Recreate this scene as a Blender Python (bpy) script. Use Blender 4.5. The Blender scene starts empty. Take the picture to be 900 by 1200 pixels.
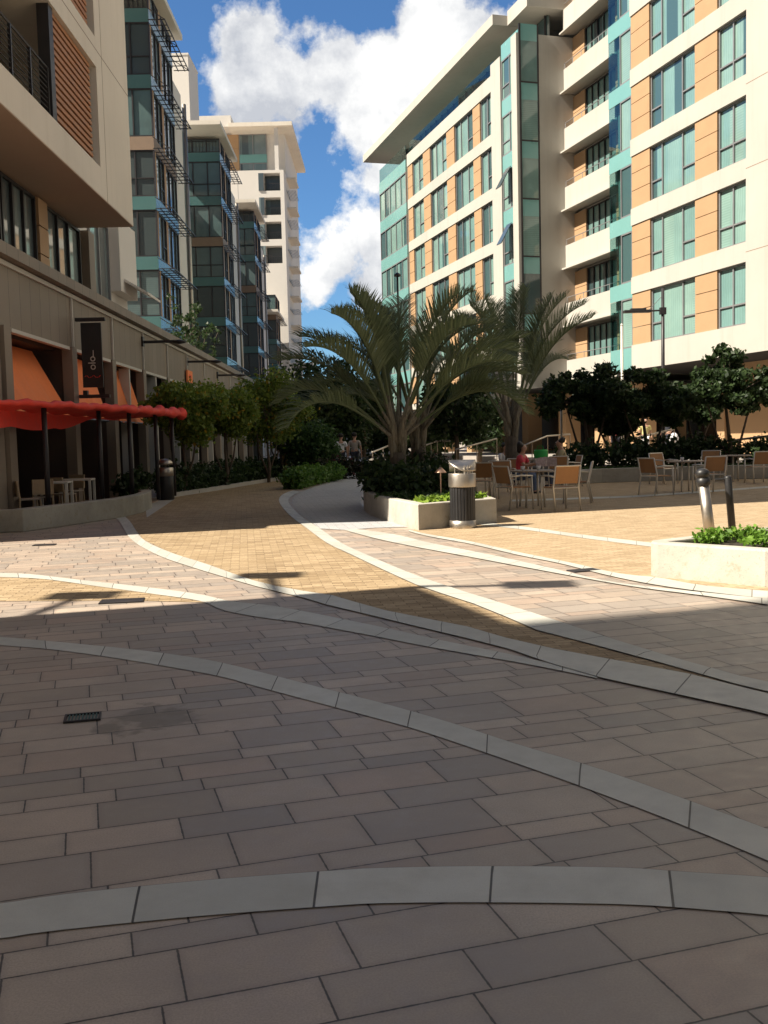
import bpy, bmesh, math, random
import numpy as np
from mathutils import Vector, Matrix, Euler
random.seed(7); np.random.seed(7)
SC = bpy.context.scene; COL = SC.collection
R = math.radians
# ------------------------------------------------------------------ camera numbers
FPX, EYE = 1150.0, 1.45
PITCH = math.atan(85/FPX); ROLL = 0.025
_cp, _sp, _cr, _sr = math.cos(PITCH), math.sin(PITCH), math.cos(ROLL), math.sin(ROLL)
cF = Vector((0, _cp, -_sp)); _U = Vector((0, _sp, _cp)); _R = Vector((1, 0, 0))
cU = _U*_cr + _R*_sr; cR = _R*_cr - _U*_sr
def ray(px, py):
    return cF + cR*((px-450)/FPX) - cU*((py-600)/FPX)
def g(px, py, z=0.0):                       # ground point seen at a photo position
    r = ray(px, py); t = (z-EYE)/r.z
    return (r.x*t, r.y*t)
def atd(px, py, y):                         # point seen at a photo position, y metres away
    r = ray(px, py); t = y/r.y
    return (r.x*t, y, EYE+r.z*t)
# ------------------------------------------------------------------ materials
class NT:
    def __init__(s, name):
        s.m = bpy.data.materials.new(name); s.m.use_nodes = True
        s.t = s.m.node_tree; s.t.nodes.clear()
        s.out = s.t.nodes.new('ShaderNodeOutputMaterial')
    def n(s, typ, **kw):
        nd = s.t.nodes.new('ShaderNode'+typ)
        for k, v in kw.items():
            if k.startswith('i_'):
                s.put(nd.inputs[k[2:].replace('_', ' ')], v)
            else: setattr(nd, k, v)
        return nd
    def put(s, sock, v):
        if hasattr(v, 'is_output'): s.t.links.new(v, sock)
        elif isinstance(v, (tuple, list)) and len(v) == 3 and sock.type == 'RGBA': sock.default_value = (*v, 1)
        else: sock.default_value = v
    def math(s, op, a, b=None, c=None):
        nd = s.t.nodes.new('ShaderNodeMath'); nd.operation = op
        for i, v in enumerate((a, b, c)):
            if v is not None: s.put(nd.inputs[i], v)
        return nd.outputs[0]
    def mix(s, f, a, b, mode='MIX'):
        nd = s.t.nodes.new('ShaderNodeMix'); nd.data_type = 'RGBA'; nd.blend_type = mode
        s.put(nd.inputs[0], f); s.put(nd.inputs[6], a); s.put(nd.inputs[7], b)
        return nd.outputs[2]
    def noise(s, vec, scale, detail=3, rough=.55):
        nd = s.n('TexNoise'); nd.inputs['Scale'].default_value = scale
        nd.inputs['Detail'].default_value = detail; nd.inputs['Roughness'].default_value = rough
        if vec is not None: s.t.links.new(vec, nd.inputs['Vector'])
        return nd.outputs['Fac']
    def ramp(s, f, a, b, c0=0.0, c1=1.0):
        nd = s.n('MapRange'); s.put(nd.inputs[0], f)
        for i, v in zip((1, 2, 3, 4), (a, b, c0, c1)): s.put(nd.inputs[i], v)
        return nd.outputs[0]
    def coord(s, which='Object'):
        return s.n('TexCoord').outputs[which]
    def bump(s, h, strength=.3, dist=.01):
        nd = s.n('Bump'); nd.inputs['Strength'].default_value = strength; nd.inputs['Distance'].default_value = dist
        s.t.links.new(h, nd.inputs['Height']); return nd.outputs[0]
    def bsdf(s, color, rough=.6, metal=0.0, normal=None, spec=None, **kw):
        b = s.n('BsdfPrincipled')
        s.put(b.inputs['Base Color'], color); s.put(b.inputs['Roughness'], rough); s.put(b.inputs['Metallic'], metal)
        if normal is not None: s.t.links.new(normal, b.inputs['Normal'])
        if spec is not None: s.put(b.inputs['Specular IOR Level'], spec)
        for k, v in kw.items(): s.put(b.inputs[k.replace('_', ' ')], v)
        s.t.links.new(b.outputs[0], s.out.inputs[0]); return b
M = {}
def simple(name, col, rough=.6, metal=0.0, var=.12, scale=3.0, bump=0.0, bscale=60, spec=None):
    a = NT(name); co = a.coord()
    n1 = a.noise(co, scale, 4); n2 = a.noise(co, scale*9, 2)
    f = a.math('ADD', a.math('MULTIPLY', n1, .7), a.math('MULTIPLY', n2, .3))
    c0 = tuple(x*(1-var) for x in col); c1 = tuple(min(1, x*(1+var)) for x in col)
    cc = a.mix(a.ramp(f, .3, .7), c0, c1)
    nrm = a.bump(a.noise(co, bscale, 3), bump, .004) if bump else None
    a.bsdf(cc, a.ramp(n1, .3, .7, max(.02, rough-.06), min(1, rough+.08)), metal, nrm, spec)
    M[name] = a.m; return a.m
def render_mat(name, col):
    a = NT(name); co = a.coord(); mp = a.n('Mapping'); a.t.links.new(co, mp.inputs[0]); mp.inputs['Scale'].default_value = (2.2, 2.2, .10)
    st = a.noise(mp.outputs[0], 1.0, 5, .65); n1 = a.noise(co, .35, 4); n2 = a.noise(co, 3, 4)
    c = a.mix(a.ramp(n1, .35, .7), tuple(x*.95 for x in col), tuple(x*1.04 for x in col))
    c = a.mix(a.ramp(st, .52, .78, 0, .34), c, (col[0]*.72, col[1]*.68, col[2]*.62))
    c = a.mix(a.ramp(n2, .5, .8, 0, .12), c, tuple(x*.8 for x in col))
    a.bsdf(c, .87, 0, a.bump(a.noise(co, 40, 3), .1, .004)); M[name] = a.m
render_mat('cream_render', (.455, .435, .395)); render_mat('beige_render', (.76, .70, .61))
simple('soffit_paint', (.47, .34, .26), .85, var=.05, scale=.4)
simple('white_render', (.70, .67, .63), .85, var=.03, scale=.3)
simple('orange_panel', (.42, .265, .145), .7, var=.05, scale=1.5)
simple('recess_shade_brown', (.07, .048, .038), .8, var=.15)  # brown taken near black, so the shade of the shop recesses is in the colour
simple('brown_panel', (.24, .17, .12), .7, var=.08)
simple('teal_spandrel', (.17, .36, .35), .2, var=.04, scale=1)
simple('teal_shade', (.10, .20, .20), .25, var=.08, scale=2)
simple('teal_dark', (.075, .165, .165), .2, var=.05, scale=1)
simple('grey_metal', (.28, .28, .29), .45, .4, var=.05)
simple('dark_metal', (.035, .032, .035), .45, .3, var=.1)
simple('dark_void', (.012, .010, .010), .9, var=.1)
simple('shop_glass', (.016, .014, .014), .12, var=.3, scale=.7, spec=.4)
simple('trim_white', (.55, .53, .48), .7, var=.04)
simple('slat_wood', (.40, .175, .075), .6, var=.15, scale=4)
simple('orange_fabric', (.92, .27, .09), .8, var=.07, scale=2, bump=.2, bscale=25)
simple('red_fabric', (.74, .055, .035), .7, var=.12, scale=5, bump=.4, bscale=14)
simple('steel', (.46, .42, .37), .40, 1.0, var=.06, scale=8)
simple('alu', (.66, .62, .55), .42, .55, var=.06)
simple('black_plastic', (.018, .018, .02), .45, var=.2)
simple('tan_sling', (.36, .19, .085), .75, var=.1, scale=6, bump=.2, bscale=120)
simple('table_slats', (.34, .28, .23), .6, var=.15, scale=6)
simple('wood_pale', (.40, .30, .19), .6, var=.12, scale=6)
simple('soil', (.035, .025, .018), .95, var=.4, scale=8, bump=.6, bscale=30)
simple('bark', (.10, .075, .055), .9, var=.3, scale=10, bump=.8, bscale=25)
simple('skin_tan', (.45, .26, .18), .5, var=.05)
simple('hair_dark', (.015, .011, .009), .6, var=.2)
simple('cloth_white', (.72, .72, .74), .85, var=.05, scale=8)
simple('cloth_grey', (.34, .31, .28), .85, var=.06, scale=8)
simple('cloth_navy', (.02, .022, .035), .85, var=.1, scale=8)
simple('cloth_blue', (.10, .16, .40), .85, var=.1, scale=8)
simple('cloth_red', (.62, .07, .10), .85, var=.1, scale=8)
simple('cloth_khaki', (.40, .34, .20), .85, var=.1, scale=8)
simple('cloth_denim', (.09, .13, .22), .85, var=.1, scale=8)
simple('cloth_tan', (.42, .30, .12), .85, var=.1, scale=8)
simple('cloth_yellow', (.62, .56, .25), .85, var=.1, scale=8)
simple('shoe_dark', (.03, .025, .02), .6, var=.1)
simple('green_bag', (.03, .42, .08), .4, var=.1)
simple('paper', (.55, .48, .56), .8, var=.35, scale=14)
simple('copper', (.55, .36, .26), .4, .7, var=.1)
simple('kerb_stone', (.42, .40, .37), .8, var=.08, scale=2, bump=.2)
simple('grate_green', (.05, .11, .10), .5, .4, var=.2, scale=20)
simple('platform_stone', (.34, .31, .28), .8, var=.1, scale=1)
simple('roof_grey', (.35, .34, .33), .8, var=.1)

def concrete(name, col):
    a = NT(name); co = a.coord()
    n1 = a.noise(co, 1.6, 5, .65); n2 = a.noise(co, 9, 5, .7); n3 = a.noise(co, 60, 2)
    c = a.mix(a.ramp(n1, .35, .7), tuple(x*.78 for x in col), tuple(x*1.12 for x in col))
    c = a.mix(a.ramp(n2, .56, .74), c, (col[0]*.76, col[1]*.68, col[2]*.56))
    c = a.mix(a.ramp(n3, .62, .70, 0, .6), c, tuple(x*.55 for x in col))
    a.bsdf(c, .88, 0, a.bump(a.math('ADD', n3, n2), .35, .006)); M[name] = a.m
concrete('planter_concrete', (.47, .44, .385)); concrete('grey_concrete', (.36, .34, .29))

def cladding():
    a = NT('taupe_cladding'); co = a.coord()
    sx = a.n('SeparateXYZ'); a.t.links.new(co, sx.inputs[0])
    fr = a.math('FRACT', a.math('DIVIDE', sx.outputs[0], .62))
    gap = a.math('LESS_THAN', fr, .022)
    wn = a.n('TexWhiteNoise', noise_dimensions='1D'); a.t.links.new(a.math('FLOOR', a.math('DIVIDE', sx.outputs[0], .62)), wn.inputs['W'])
    c = a.mix(wn.outputs['Value'], (.205, .165, .125), (.245, .20, .155))
    c = a.mix(a.ramp(a.noise(co, 1.2, 4), .35, .75, 0, .35), c, (.15, .12, .095))
    c = a.mix(gap, c, (.05, .04, .033))
    a.bsdf(c, .6, 0, a.bump(a.math('SUBTRACT', 1, gap), .6, .01)); M['taupe_cladding'] = a.m
cladding()

def glass_mat(name, dark, light, warm, curtain=.6, rough=.06):
    # coated facade glass: a glossy skin over what stands behind it (blinds, curtain folds), different for every pane
    a = NT(name); co = a.coord(); oi = a.n('ObjectInfo')
    rnd = oi.outputs['Random']
    co = a.n('TexCoord').outputs['Object']; sx = a.n('SeparateXYZ'); a.t.links.new(co, sx.inputs[0])
    cell = a.math('FLOOR', a.math('ADD', a.math('DIVIDE', sx.outputs[0], .85), a.math('MULTIPLY', rnd, 40)))
    wn = a.n('TexWhiteNoise', noise_dimensions='2D')
    cb = a.n('CombineXYZ'); a.t.links.new(cell, cb.inputs[0]); a.t.links.new(a.math('MULTIPLY', rnd, 91.7), cb.inputs[1])
    a.t.links.new(cb.outputs[0], wn.inputs['Vector'])
    w = wn.outputs['Value']
    wave = a.math('SINE', a.math('ADD', a.math('MULTIPLY', sx.outputs[0], 42), a.math('MULTIPLY', a.noise(co, 1.5, 2), 9)))
    fold = a.math('MULTIPLY', a.ramp(wave, -1, 1, .88, 1.05), 1)
    slat = a.ramp(a.math('SINE', a.math('MULTIPLY', sx.outputs[2], 62)), -.5, .5, .88, 1.04)
    pat = a.mix(a.math('GREATER_THAN', w, .82), a.n('CombineColor', i_Red=fold, i_Green=fold, i_Blue=fold).outputs[0],
                a.n('CombineColor', i_Red=slat, i_Green=slat, i_Blue=slat).outputs[0])
    lit = a.mix(a.ramp(w, .55, .75), light, warm)
    lit = a.mix(1.0, lit, pat, 'MULTIPLY')
    c = a.mix(a.math('GREATER_THAN', w, 1-curtain), dark, lit)
    c = a.mix(a.ramp(a.noise(co, .7, 3), .3, .75, 0, .35), c, dark)
    a.bsdf(c, .5, 0, None, .5, Coat_Weight=1.0, Coat_Roughness=rough, Coat_IOR=1.6); M[name] = a.m
glass_mat('teal_glass', (.045, .10, .105), (.19, .345, .325), (.25, .40, .355), .78)
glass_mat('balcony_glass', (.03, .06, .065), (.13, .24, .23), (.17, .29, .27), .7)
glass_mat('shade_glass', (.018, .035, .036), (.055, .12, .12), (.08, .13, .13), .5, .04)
glass_mat('blue_glass', (.05, .075, .085), (.12, .185, .195), (.19, .25, .26), .5, .04)
def clear_glass():
    a = NT('rail_glass'); b = a.n('BsdfGlass'); b.inputs['Color'].default_value = (.62, .85, .84, 1); b.inputs['IOR'].default_value = 1.05; b.inputs['Roughness'].default_value = 0
    t = a.n('BsdfTransparent'); t.inputs[0].default_value = (.55, .74, .74, 1)
    gl = a.n('BsdfGlossy'); gl.inputs['Roughness'].default_value = .02
    mx = a.n('MixShader'); mx.inputs[0].default_value = .14
    a.t.links.new(t.outputs[0], mx.inputs[1]); a.t.links.new(gl.outputs[0], mx.inputs[2]); a.t.links.new(mx.outputs[0], a.out.inputs[0]); M['rail_glass'] = a.m
clear_glass()

# paving -------------------------------------------------------------
def pavers():
    a = NT('paver_stone'); co = a.coord()
    mp = a.n('VectorRotate', rotation_type='Z_AXIS'); a.t.links.new(co, mp.inputs['Vector']); mp.inputs['Angle'].default_value = R(-17)
    # courses are not perfectly straight in the photo: a trace of warp
    sx = a.n('SeparateXYZ'); a.t.links.new(mp.outputs[0], sx.inputs[0])
    u, v = sx.outputs[0], sx.outputs[1]
    hs = [.215, .28, .145, .205, .145, .30]; T = sum(hs); cs = np.cumsum(hs)
    v = a.math('ADD', v, 20*T+.28)
    per = a.math('FLOOR', a.math('DIVIDE', v, T)); vm = a.math('SUBTRACT', v, a.math('MULTIPLY', per, T))
    idx = 0.0; start = 0.0; hh = hs[0]
    for i in range(5):
        st = a.math('GREATER_THAN', vm, float(cs[i]))
        idx = a.math('ADD', idx, st)
        start = a.math('ADD', start, a.math('MULTIPLY', st, hs[i]))
        hh = a.math('ADD', hh, a.math('MULTIPLY', st, hs[i+1]-hs[i]))
    lv = a.math('SUBTRACT', vm, start)
    row = a.math('ADD', idx, a.math('MULTIPLY', per, 6))
    w1 = a.n('TexWhiteNoise', noise_dimensions='1D'); a.t.links.new(row, w1.inputs['W'])
    L = a.math('ADD', a.math('MULTIPLY', hh, .85), .235)
    q = a.math('ADD', a.math('DIVIDE', a.math('ADD', u, 60), L), w1.outputs['Value'])
    cell = a.math('FLOOR', q); fu = a.math('MULTIPLY', a.math('SUBTRACT', q, cell), L)
    d = a.math('MINIMUM', a.math('MINIMUM', fu, a.math('SUBTRACT', L, fu)), a.math('MINIMUM', lv, a.math('SUBTRACT', hh, lv)))
    joint = a.ramp(a.math('ADD', d, a.math('MULTIPLY', a.math('SUBTRACT', a.noise(co, 40, 4), .5), .006)), .0020, .0042, 1, 0)
    cb = a.n('CombineXYZ'); a.t.links.new(cell, cb.inputs[0]); a.t.links.new(row, cb.inputs[1])
    w2 = a.n('TexWhiteNoise', noise_dimensions='2D'); a.t.links.new(cb.outputs[0], w2.inputs['Vector'])
    sp = a.n('SeparateColor'); a.t.links.new(w2.outputs['Color'], sp.inputs[0])
    c = a.mix(sp.outputs[0], (.325, .27, .215), (.56, .465, .375))
    c = a.mix(a.math('MULTIPLY', sp.outputs[1], .55), c, (.55, .415, .32))
    n1 = a.noise(co, 2.2, 5, .62); n2 = a.noise(co, 11, 4, .65); n3 = a.noise(co, 150, 3, .7)
    c = a.mix(a.math('MULTIPLY', a.math('GREATER_THAN', sp.outputs[2], .72), .55), c, (.27, .245, .225)); c = a.mix(a.math('MULTIPLY', a.math('LESS_THAN', sp.outputs[2], .12), .45), c, (.40, .27, .20))
    c = a.mix(a.ramp(n1, .40, .72, 0, .45), c, (.29, .235, .195))
    c = a.mix(a.ramp(n2, .50, .75, 0, .30), c, (.54, .455, .37))
    c = a.mix(a.ramp(n3, .40, .64, 0, .5), c, (.28, .235, .20))
    # dark drip stain by the drain
    st = a.n('VectorMath', operation='DISTANCE'); a.t.links.new(co, st.inputs[0]); st.inputs[1].default_value = (-1.28, 5.15, 0)
    stn = a.math('MULTIPLY', a.ramp(a.math('ADD', st.outputs['Value'], a.math('MULTIPLY', a.noise(co, 5, 4), .9)), .62, .72, 1, 0), .55)
    c = a.mix(stn, c, (.09, .08, .05))
    vo = a.n('TexVoronoi'); a.t.links.new(co, vo.inputs['Vector']); vo.inputs['Scale'].default_value = 1.9
    vs_ = a.n('SeparateColor'); a.t.links.new(vo.outputs['Color'], vs_.inputs[0])
    gum = a.math('MULTIPLY', a.math('LESS_THAN', vo.outputs['Distance'], a.math('MULTIPLY', vs_.outputs[0], .05)), .7)
    c = a.mix(gum, c, (.07, .06, .055))
    big = a.noise(co, .55, 5, .6); c = a.mix(a.ramp(big, .46, .70, 0, .32), c, (.27, .235, .21))
    ed = a.ramp(d, .0, .03, .30, 0); c = a.mix(ed, c, (.20, .16, .14))
    c = a.mix(joint, c, (.06, .05, .044))
    hgt = a.math('ADD', a.math('MULTIPLY', a.math('SUBTRACT', 1, joint), 1.0), a.math('MULTIPLY', n3, .16))
    a.bsdf(c, a.ramp(n2, .3, .7, .40, .58), 0, a.bump(hgt, .5, .005), .5); M['paver_stone'] = a.m
pavers()
def bricks(name, c1, c2, c3, mort, bw=.21, bh=.075, ang=8):
    a = NT(name); co = a.coord()
    mp = a.n('VectorRotate', rotation_type='Z_AXIS'); a.t.links.new(co, mp.inputs['Vector']); mp.inputs['Angle'].default_value = R(-ang)
    b = a.n('TexBrick'); a.t.links.new(mp.outputs[0], b.inputs['Vector'])
    b.inputs['Scale'].default_value = 1; b.inputs['Brick Width'].default_value = bw; b.inputs['Row Height'].default_value = bh
    b.inputs['Mortar Size'].default_value = .004; b.inputs['Mortar Smooth'].default_value = .2; b.inputs['Bias'].default_value = 0
    b.inputs['Color1'].default_value = (*c1, 1); b.inputs['Color2'].default_value = (*c2, 1); b.inputs['Mortar'].default_value = (*mort, 1)
    n1 = a.noise(co, 1.3, 4); n2 = a.noise(co, 24, 3); n3 = a.noise(co, 150, 2)
    c = a.mix(a.ramp(n1, .38, .68, 0, .5), b.outputs['Color'], c3)
    c = a.mix(a.ramp(n2, .5, .72, 0, .4), c, tuple(x*.6 for x in c2))
    c = a.mix(a.ramp(n3, .5, .7, 0, .3), c, tuple(x*.55 for x in c2))
    h = a.math('ADD', a.math('SUBTRACT', 1, b.outputs['Fac']), a.math('MULTIPLY', n2, .5))
    a.bsdf(c, .82, 0, a.bump(h, .7, .008), .25); M[name] = a.m
bricks('tan_brick', (.52, .395, .25), (.27, .19, .11), (.35, .255, .145), (.13, .095, .055))
bricks('plaza_brick', (.54, .41, .27), (.36, .265, .16), (.43, .32, .20), (.15, .11, .065), ang=14)
bricks('path_stone', (.50, .50, .51), (.40, .40, .41), (.45, .45, .46), (.13, .13, .13), .30, .12, 8)
def bandmat():
    a = NT('band_stone'); co = a.coord()
    uv = a.n('UVMap'); sx = a.n('SeparateXYZ'); a.t.links.new(uv.outputs[0], sx.inputs[0])
    q = a.math('DIVIDE', sx.outputs[0], .57); fl = a.math('FLOOR', q); fr = a.math('MULTIPLY', a.math('SUBTRACT', q, fl), .57)
    d = a.math('MINIMUM', fr, a.math('SUBTRACT', .57, fr)); joint = a.ramp(d, .003, .005, 1, 0)
    edge = a.ramp(a.math('MINIMUM', sx.outputs[1], a.math('SUBTRACT', 1, sx.outputs[1])), .005, .010, 1, 0)
    wn = a.n('TexWhiteNoise', noise_dimensions='1D'); a.t.links.new(fl, wn.inputs['W'])
    c = a.mix(wn.outputs['Value'], (.48, .475, .425), (.59, .58, .52))
    n1 = a.noise(co, 4, 5, .65); n3 = a.noise(co, 240, 2)
    c = a.mix(a.ramp(n1, .42, .75, 0, .45), c, (.37, .355, .315))
    c = a.mix(a.ramp(n3, .45, .7, 0, .25), c, (.29, .28, .265))
    c = a.mix(edge, c, (.13, .115, .10)); c = a.mix(joint, c, (.06, .055, .05))
    a.bsdf(c, a.ramp(n1, .3, .7, .44, .6), 0, a.bump(a.math('ADD', a.math('SUBTRACT', 1, joint), a.math('MULTIPLY', n3, .14)), .5, .006), .42); M['band_stone'] = a.m
bandmat()
def leafmat(name, dark, light, spot=None, spotamt=.0):
    a = NT(name); co = a.coord(); geo = a.n('NewGeometry')
    n1 = a.noise(co, 2.2, 3); rnd = geo.outputs['Random Per Island']
    f = a.math('ADD', a.math('MULTIPLY', n1, .5), a.math('MULTIPLY', rnd, .55))
    c = a.mix(a.ramp(f, .25, .85), dark, light)
    if spot: c = a.mix(a.math('GREATER_THAN', rnd, 1-spotamt), c, spot)
    b = a.n('BsdfPrincipled'); a.put(b.inputs['Base Color'], c); b.inputs['Roughness'].default_value = .5; b.inputs['Specular IOR Level'].default_value = .35
    tr = a.n('BsdfTranslucent'); a.put(tr.inputs[0], c)
    mx = a.n('MixShader'); mx.inputs[0].default_value = .4
    a.t.links.new(b.outputs[0], mx.inputs[1]); a.t.links.new(tr.outputs[0], mx.inputs[2]); a.t.links.new(mx.outputs[0], a.out.inputs[0]); M[name] = a.m
leafmat('leaf_dark', (.016, .034, .013), (.055, .092, .03))
leafmat('leaf_mid', (.025, .055, .016), (.07, .125, .032))
leafmat('leaf_street', (.085, .145, .022), (.26, .33, .06), (.40, .26, .03), .05)
leafmat('leaf_bright', (.09, .20, .02), (.22, .38, .05))
leafmat('leaf_lime', (.12, .21, .02), (.28, .40, .05))
leafmat('leaf_hedge', (.018, .040, .014), (.05, .085, .026))
leafmat('leaf_bush', (.03, .07, .02), (.10, .18, .05))
leafmat('leaf_fern', (.06, .13, .02), (.16, .30, .06))
leafmat('leaf_redhedge', (.02, .028, .014), (.06, .06, .03), (.12, .05, .05), .12)
leafmat('palm_leaf', (.095, .13, .065), (.21, .255, .14))
def palmbase():
    a = NT('palm_base'); co = a.coord(); mp = a.n('Mapping'); a.t.links.new(co, mp.inputs[0]); mp.inputs['Scale'].default_value = (38, 38, 5)
    st = a.noise(mp.outputs[0], 1.0, 4, .6); n1 = a.noise(co, 7, 4)
    c = a.mix(a.ramp(st, .35, .65), (.10, .082, .058), (.25, .225, .175)); c = a.mix(a.ramp(n1, .45, .7, 0, .6), c, (.12, .125, .085))
    a.bsdf(c, .8, 0, a.bump(st, .7, .02)); M['palm_base'] = a.m
palmbase()
simple('palm_trunk', (.10, .085, .07), .9, var=.35, scale=9, bump=.9, bscale=18)

# ------------------------------------------------------------------ mesh builder
class MB:
    def __init__(s): s.v = []; s.f = []; s.uv = {}
    def add(s, vs, fs):
        o = len(s.v); s.v += [tuple(p) for p in vs]; s.f += [tuple(i+o for i in f) for f in fs]; return o
    def box(s, x0, x1, y0, y1, z0, z1, rot=0, piv=None):
        vs = [(x, y, z) for z in (z0, z1) for x, y in ((x0, y0), (x1, y0), (x1, y1), (x0, y1))]
        if rot:
            px, py = piv or ((x0+x1)/2, (y0+y1)/2); c, q = math.cos(rot), math.sin(rot)
            vs = [(px+(x-px)*c-(y-py)*q, py+(x-px)*q+(y-py)*c, z) for x, y, z in vs]
        s.add(vs, [(0, 3, 2, 1), (4, 5, 6, 7), (0, 1, 5, 4), (1, 2, 6, 5), (2, 3, 7, 6), (3, 0, 4, 7)]); return s
    def prism(s, poly, z0, z1):
        n = len(poly)
        ar = sum(poly[i][0]*poly[(i+1) % n][1]-poly[(i+1) % n][0]*poly[i][1] for i in range(n))
        if ar < 0: poly = poly[::-1]
        vs = [(x, y, z0) for x, y in poly]+[(x, y, z1) for x, y in poly]
        s.add(vs, [tuple(range(n-1, -1, -1)), tuple(range(n, 2*n))]+[(i, (i+1) % n, n+(i+1) % n, n+i) for i in range(n)]); return s
    def tube(s, path, r, n=8, cap=True):
        P = [Vector(p) for p in path]; k = len(P)
        rs = r if isinstance(r, (list, tuple)) else [r]*k
        prev = None; o = len(s.v)
        for i, p in enumerate(P):
            t = (P[min(i+1, k-1)]-P[max(i-1, 0)]).normalized()
            if prev is None:
                a = Vector((0, 0, 1)) if abs(t.z) < .9 else Vector((1, 0, 0)); e = t.cross(a).normalized()
            else:
                e = (prev-t*prev.dot(t)); e = e.normalized() if e.length > 1e-6 else t.orthogonal().normalized()
            prev = e; b = t.cross(e)
            for j in range(n):
                an = 2*math.pi*j/n; s.v.append(tuple(p+(e*math.cos(an)+b*math.sin(an))*rs[i]))
        for i in range(k-1):
            for j in range(n):
                s.f.append((o+i*n+j, o+i*n+(j+1) % n, o+(i+1)*n+(j+1) % n, o+(i+1)*n+j))
        if cap:
            s.f.append(tuple(o+j for j in range(n-1, -1, -1))); s.f.append(tuple(o+(k-1)*n+j for j in range(n)))
        return s
    def lathe(s, prof, n=24, cx=0, cy=0):
        o = len(s.v); k = len(prof)
        for r, z in prof:
            for j in range(n):
                a = 2*math.pi*j/n; s.v.append((cx+r*math.cos(a), cy+r*math.sin(a), z))
        for i in range(k-1):
            for j in range(n): s.f.append((o+i*n+j, o+i*n+(j+1) % n, o+(i+1)*n+(j+1) % n, o+(i+1)*n+j))
        s.f.append(tuple(o+j for j in range(n-1, -1, -1))); s.f.append(tuple(o+(k-1)*n+j for j in range(n)))
        return s
    def build(s, name, mat, parent=None, smooth=False, bevel=0):
        me = bpy.data.meshes.new(name); me.from_pydata(s.v, [], s.f); me.update()
        o = bpy.data.objects.new(name, me); COL.objects.link(o)
        me.materials.append(M[mat] if isinstance(mat, str) else mat)
        if smooth:
            me.polygons.foreach_set('use_smooth', [True]*len(me.polygons))
        if bevel:
            bm = bmesh.new(); bm.from_mesh(me)
            ed = [e for e in bm.edges if len(e.link_faces) == 2 and e.calc_face_angle(0) > .6]
            bmesh.ops.bevel(bm, geom=ed, offset=bevel, segments=2, profile=.5, affect='EDGES'); bm.to_mesh(me); bm.free()
        if parent: o.parent = parent
        return o
def tag(o, label=None, cat=None, group=None, kind=None):
    if label: o['label'] = label
    if cat: o['category'] = cat
    if group: o['group'] = group
    if kind: o['kind'] = kind
    return o
def thing(name, label, cat, loc=(0, 0, 0), rz=0, group=None):
    o = bpy.data.objects.new(name, None); COL.objects.link(o); o.empty_display_size = .2
    o.location = loc; o.rotation_euler = (0, 0, rz); return tag(o, label, cat, group)
def copy_tree(o, parent=None):
    c = o.copy(); COL.objects.link(c)
    if parent is not None: c.parent = parent
    for ch in list(o.children): copy_tree(ch, c)
    return c
def place(proto, used, loc, rz, label, group=None):
    o = proto if not used else copy_tree(proto)
    used.append(1); o.location = loc; o.rotation_euler = (0, 0, rz); o['label'] = label
    if group: o['group'] = group
    return o

# ------------------------------------------------------------------ ground and paving (sheets 4 mm apart)
def sheet(name, poly, z, mat):
    bm = bmesh.new(); vs = [bm.verts.new((x, y, z)) for x, y in poly]; f = bm.faces.new(vs)
    if f.calc_center_median() is not None: f.normal_update()
    if f.normal.z < 0: f.normal_flip()
    bmesh.ops.triangulate(bm, faces=bm.faces[:])
    me = bpy.data.meshes.new(name); bm.to_mesh(me); bm.free(); me.materials.append(M[mat])
    o = bpy.data.objects.new(name, me); COL.objects.link(o); return tag(o, kind='structure')
def resample(pl, n):
    P = [Vector((*p, 0)) for p in pl]; d = [0]
    for i in range(1, len(P)): d.append(d[-1]+(P[i]-P[i-1]).length)
    # Catmull-Rom through the points, evenly spaced
    out = []
    for k in range(n):
        t = d[-1]*k/(n-1); i = max(j for j in range(len(d)) if d[j] <= t+1e-9); i = min(i, len(P)-2)
        a = (t-d[i])/max(1e-9, d[i+1]-d[i]); p0, p1, p2, p3 = P[max(0, i-1)], P[i], P[i+1], P[min(len(P)-1, i+2)]
        q = .5*((2*p1)+(p2-p0)*a+(2*p0-5*p1+4*p2-p3)*a*a+(3*p1-p0-3*p2+p3)*a**3)
        out.append((q.x, q.y))
    return out
def band(name, ea, eb, z, mat='band_stone', n=40):
    A = resample([g(*p) for p in ea], n); B = resample([g(*p) for p in eb], n)
    vs = [(x, y, z) for x, y in A]+[(x, y, z) for x, y in B]
    fs = [(i, i+1, n+i+1, n+i) for i in range(n-1)]
    me = bpy.data.meshes.new(name); me.from_pydata(vs, [], fs); me.update()
    uv = me.uv_layers.new(name='UVMap'); L = [0]
    for i in range(1, n):
        L.append(L[-1]+math.hypot((A[i][0]+B[i][0]-A[i-1][0]-B[i-1][0])/2, (A[i][1]+B[i][1]-A[i-1][1]-B[i-1][1])/2))
    for lp in me.loops:
        i = lp.vertex_index; uv.data[lp.index].uv = (L[i % n], 0 if i < n else 1)
    if me.polygons[0].normal.z < 0: me.flip_normals()
    me.materials.append(M[mat]); o = bpy.data.objects.new(name, me); COL.objects.link(o); return tag(o, kind='structure')
W = 400
sheet('ground', [(-W, -W), (W, -W), (W, W), (-W, W)], 0, 'paver_stone')
E_R = [(120, 598), (140, 602), (152, 611), (167, 632), (200, 648), (240, 661), (300, 682), (353, 693), (387, 698), (450, 716), (550, 736), (608, 753), (686, 768.6), (760, 782), (822, 794), (845, 799)]
F_L = [(343, 575), (331, 580), (327, 588), (338, 603), (360, 620), (383, 637), (410, 650), (437, 663), (467, 677), (497, 690), (550, 707), (597, 726), (632, 741), (670, 750), (725, 765.5), (799, 785), (845, 798.5)]
far_kerb = [(347, 560), (300, 567), (253, 575), (203, 583), (172, 592)]
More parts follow.
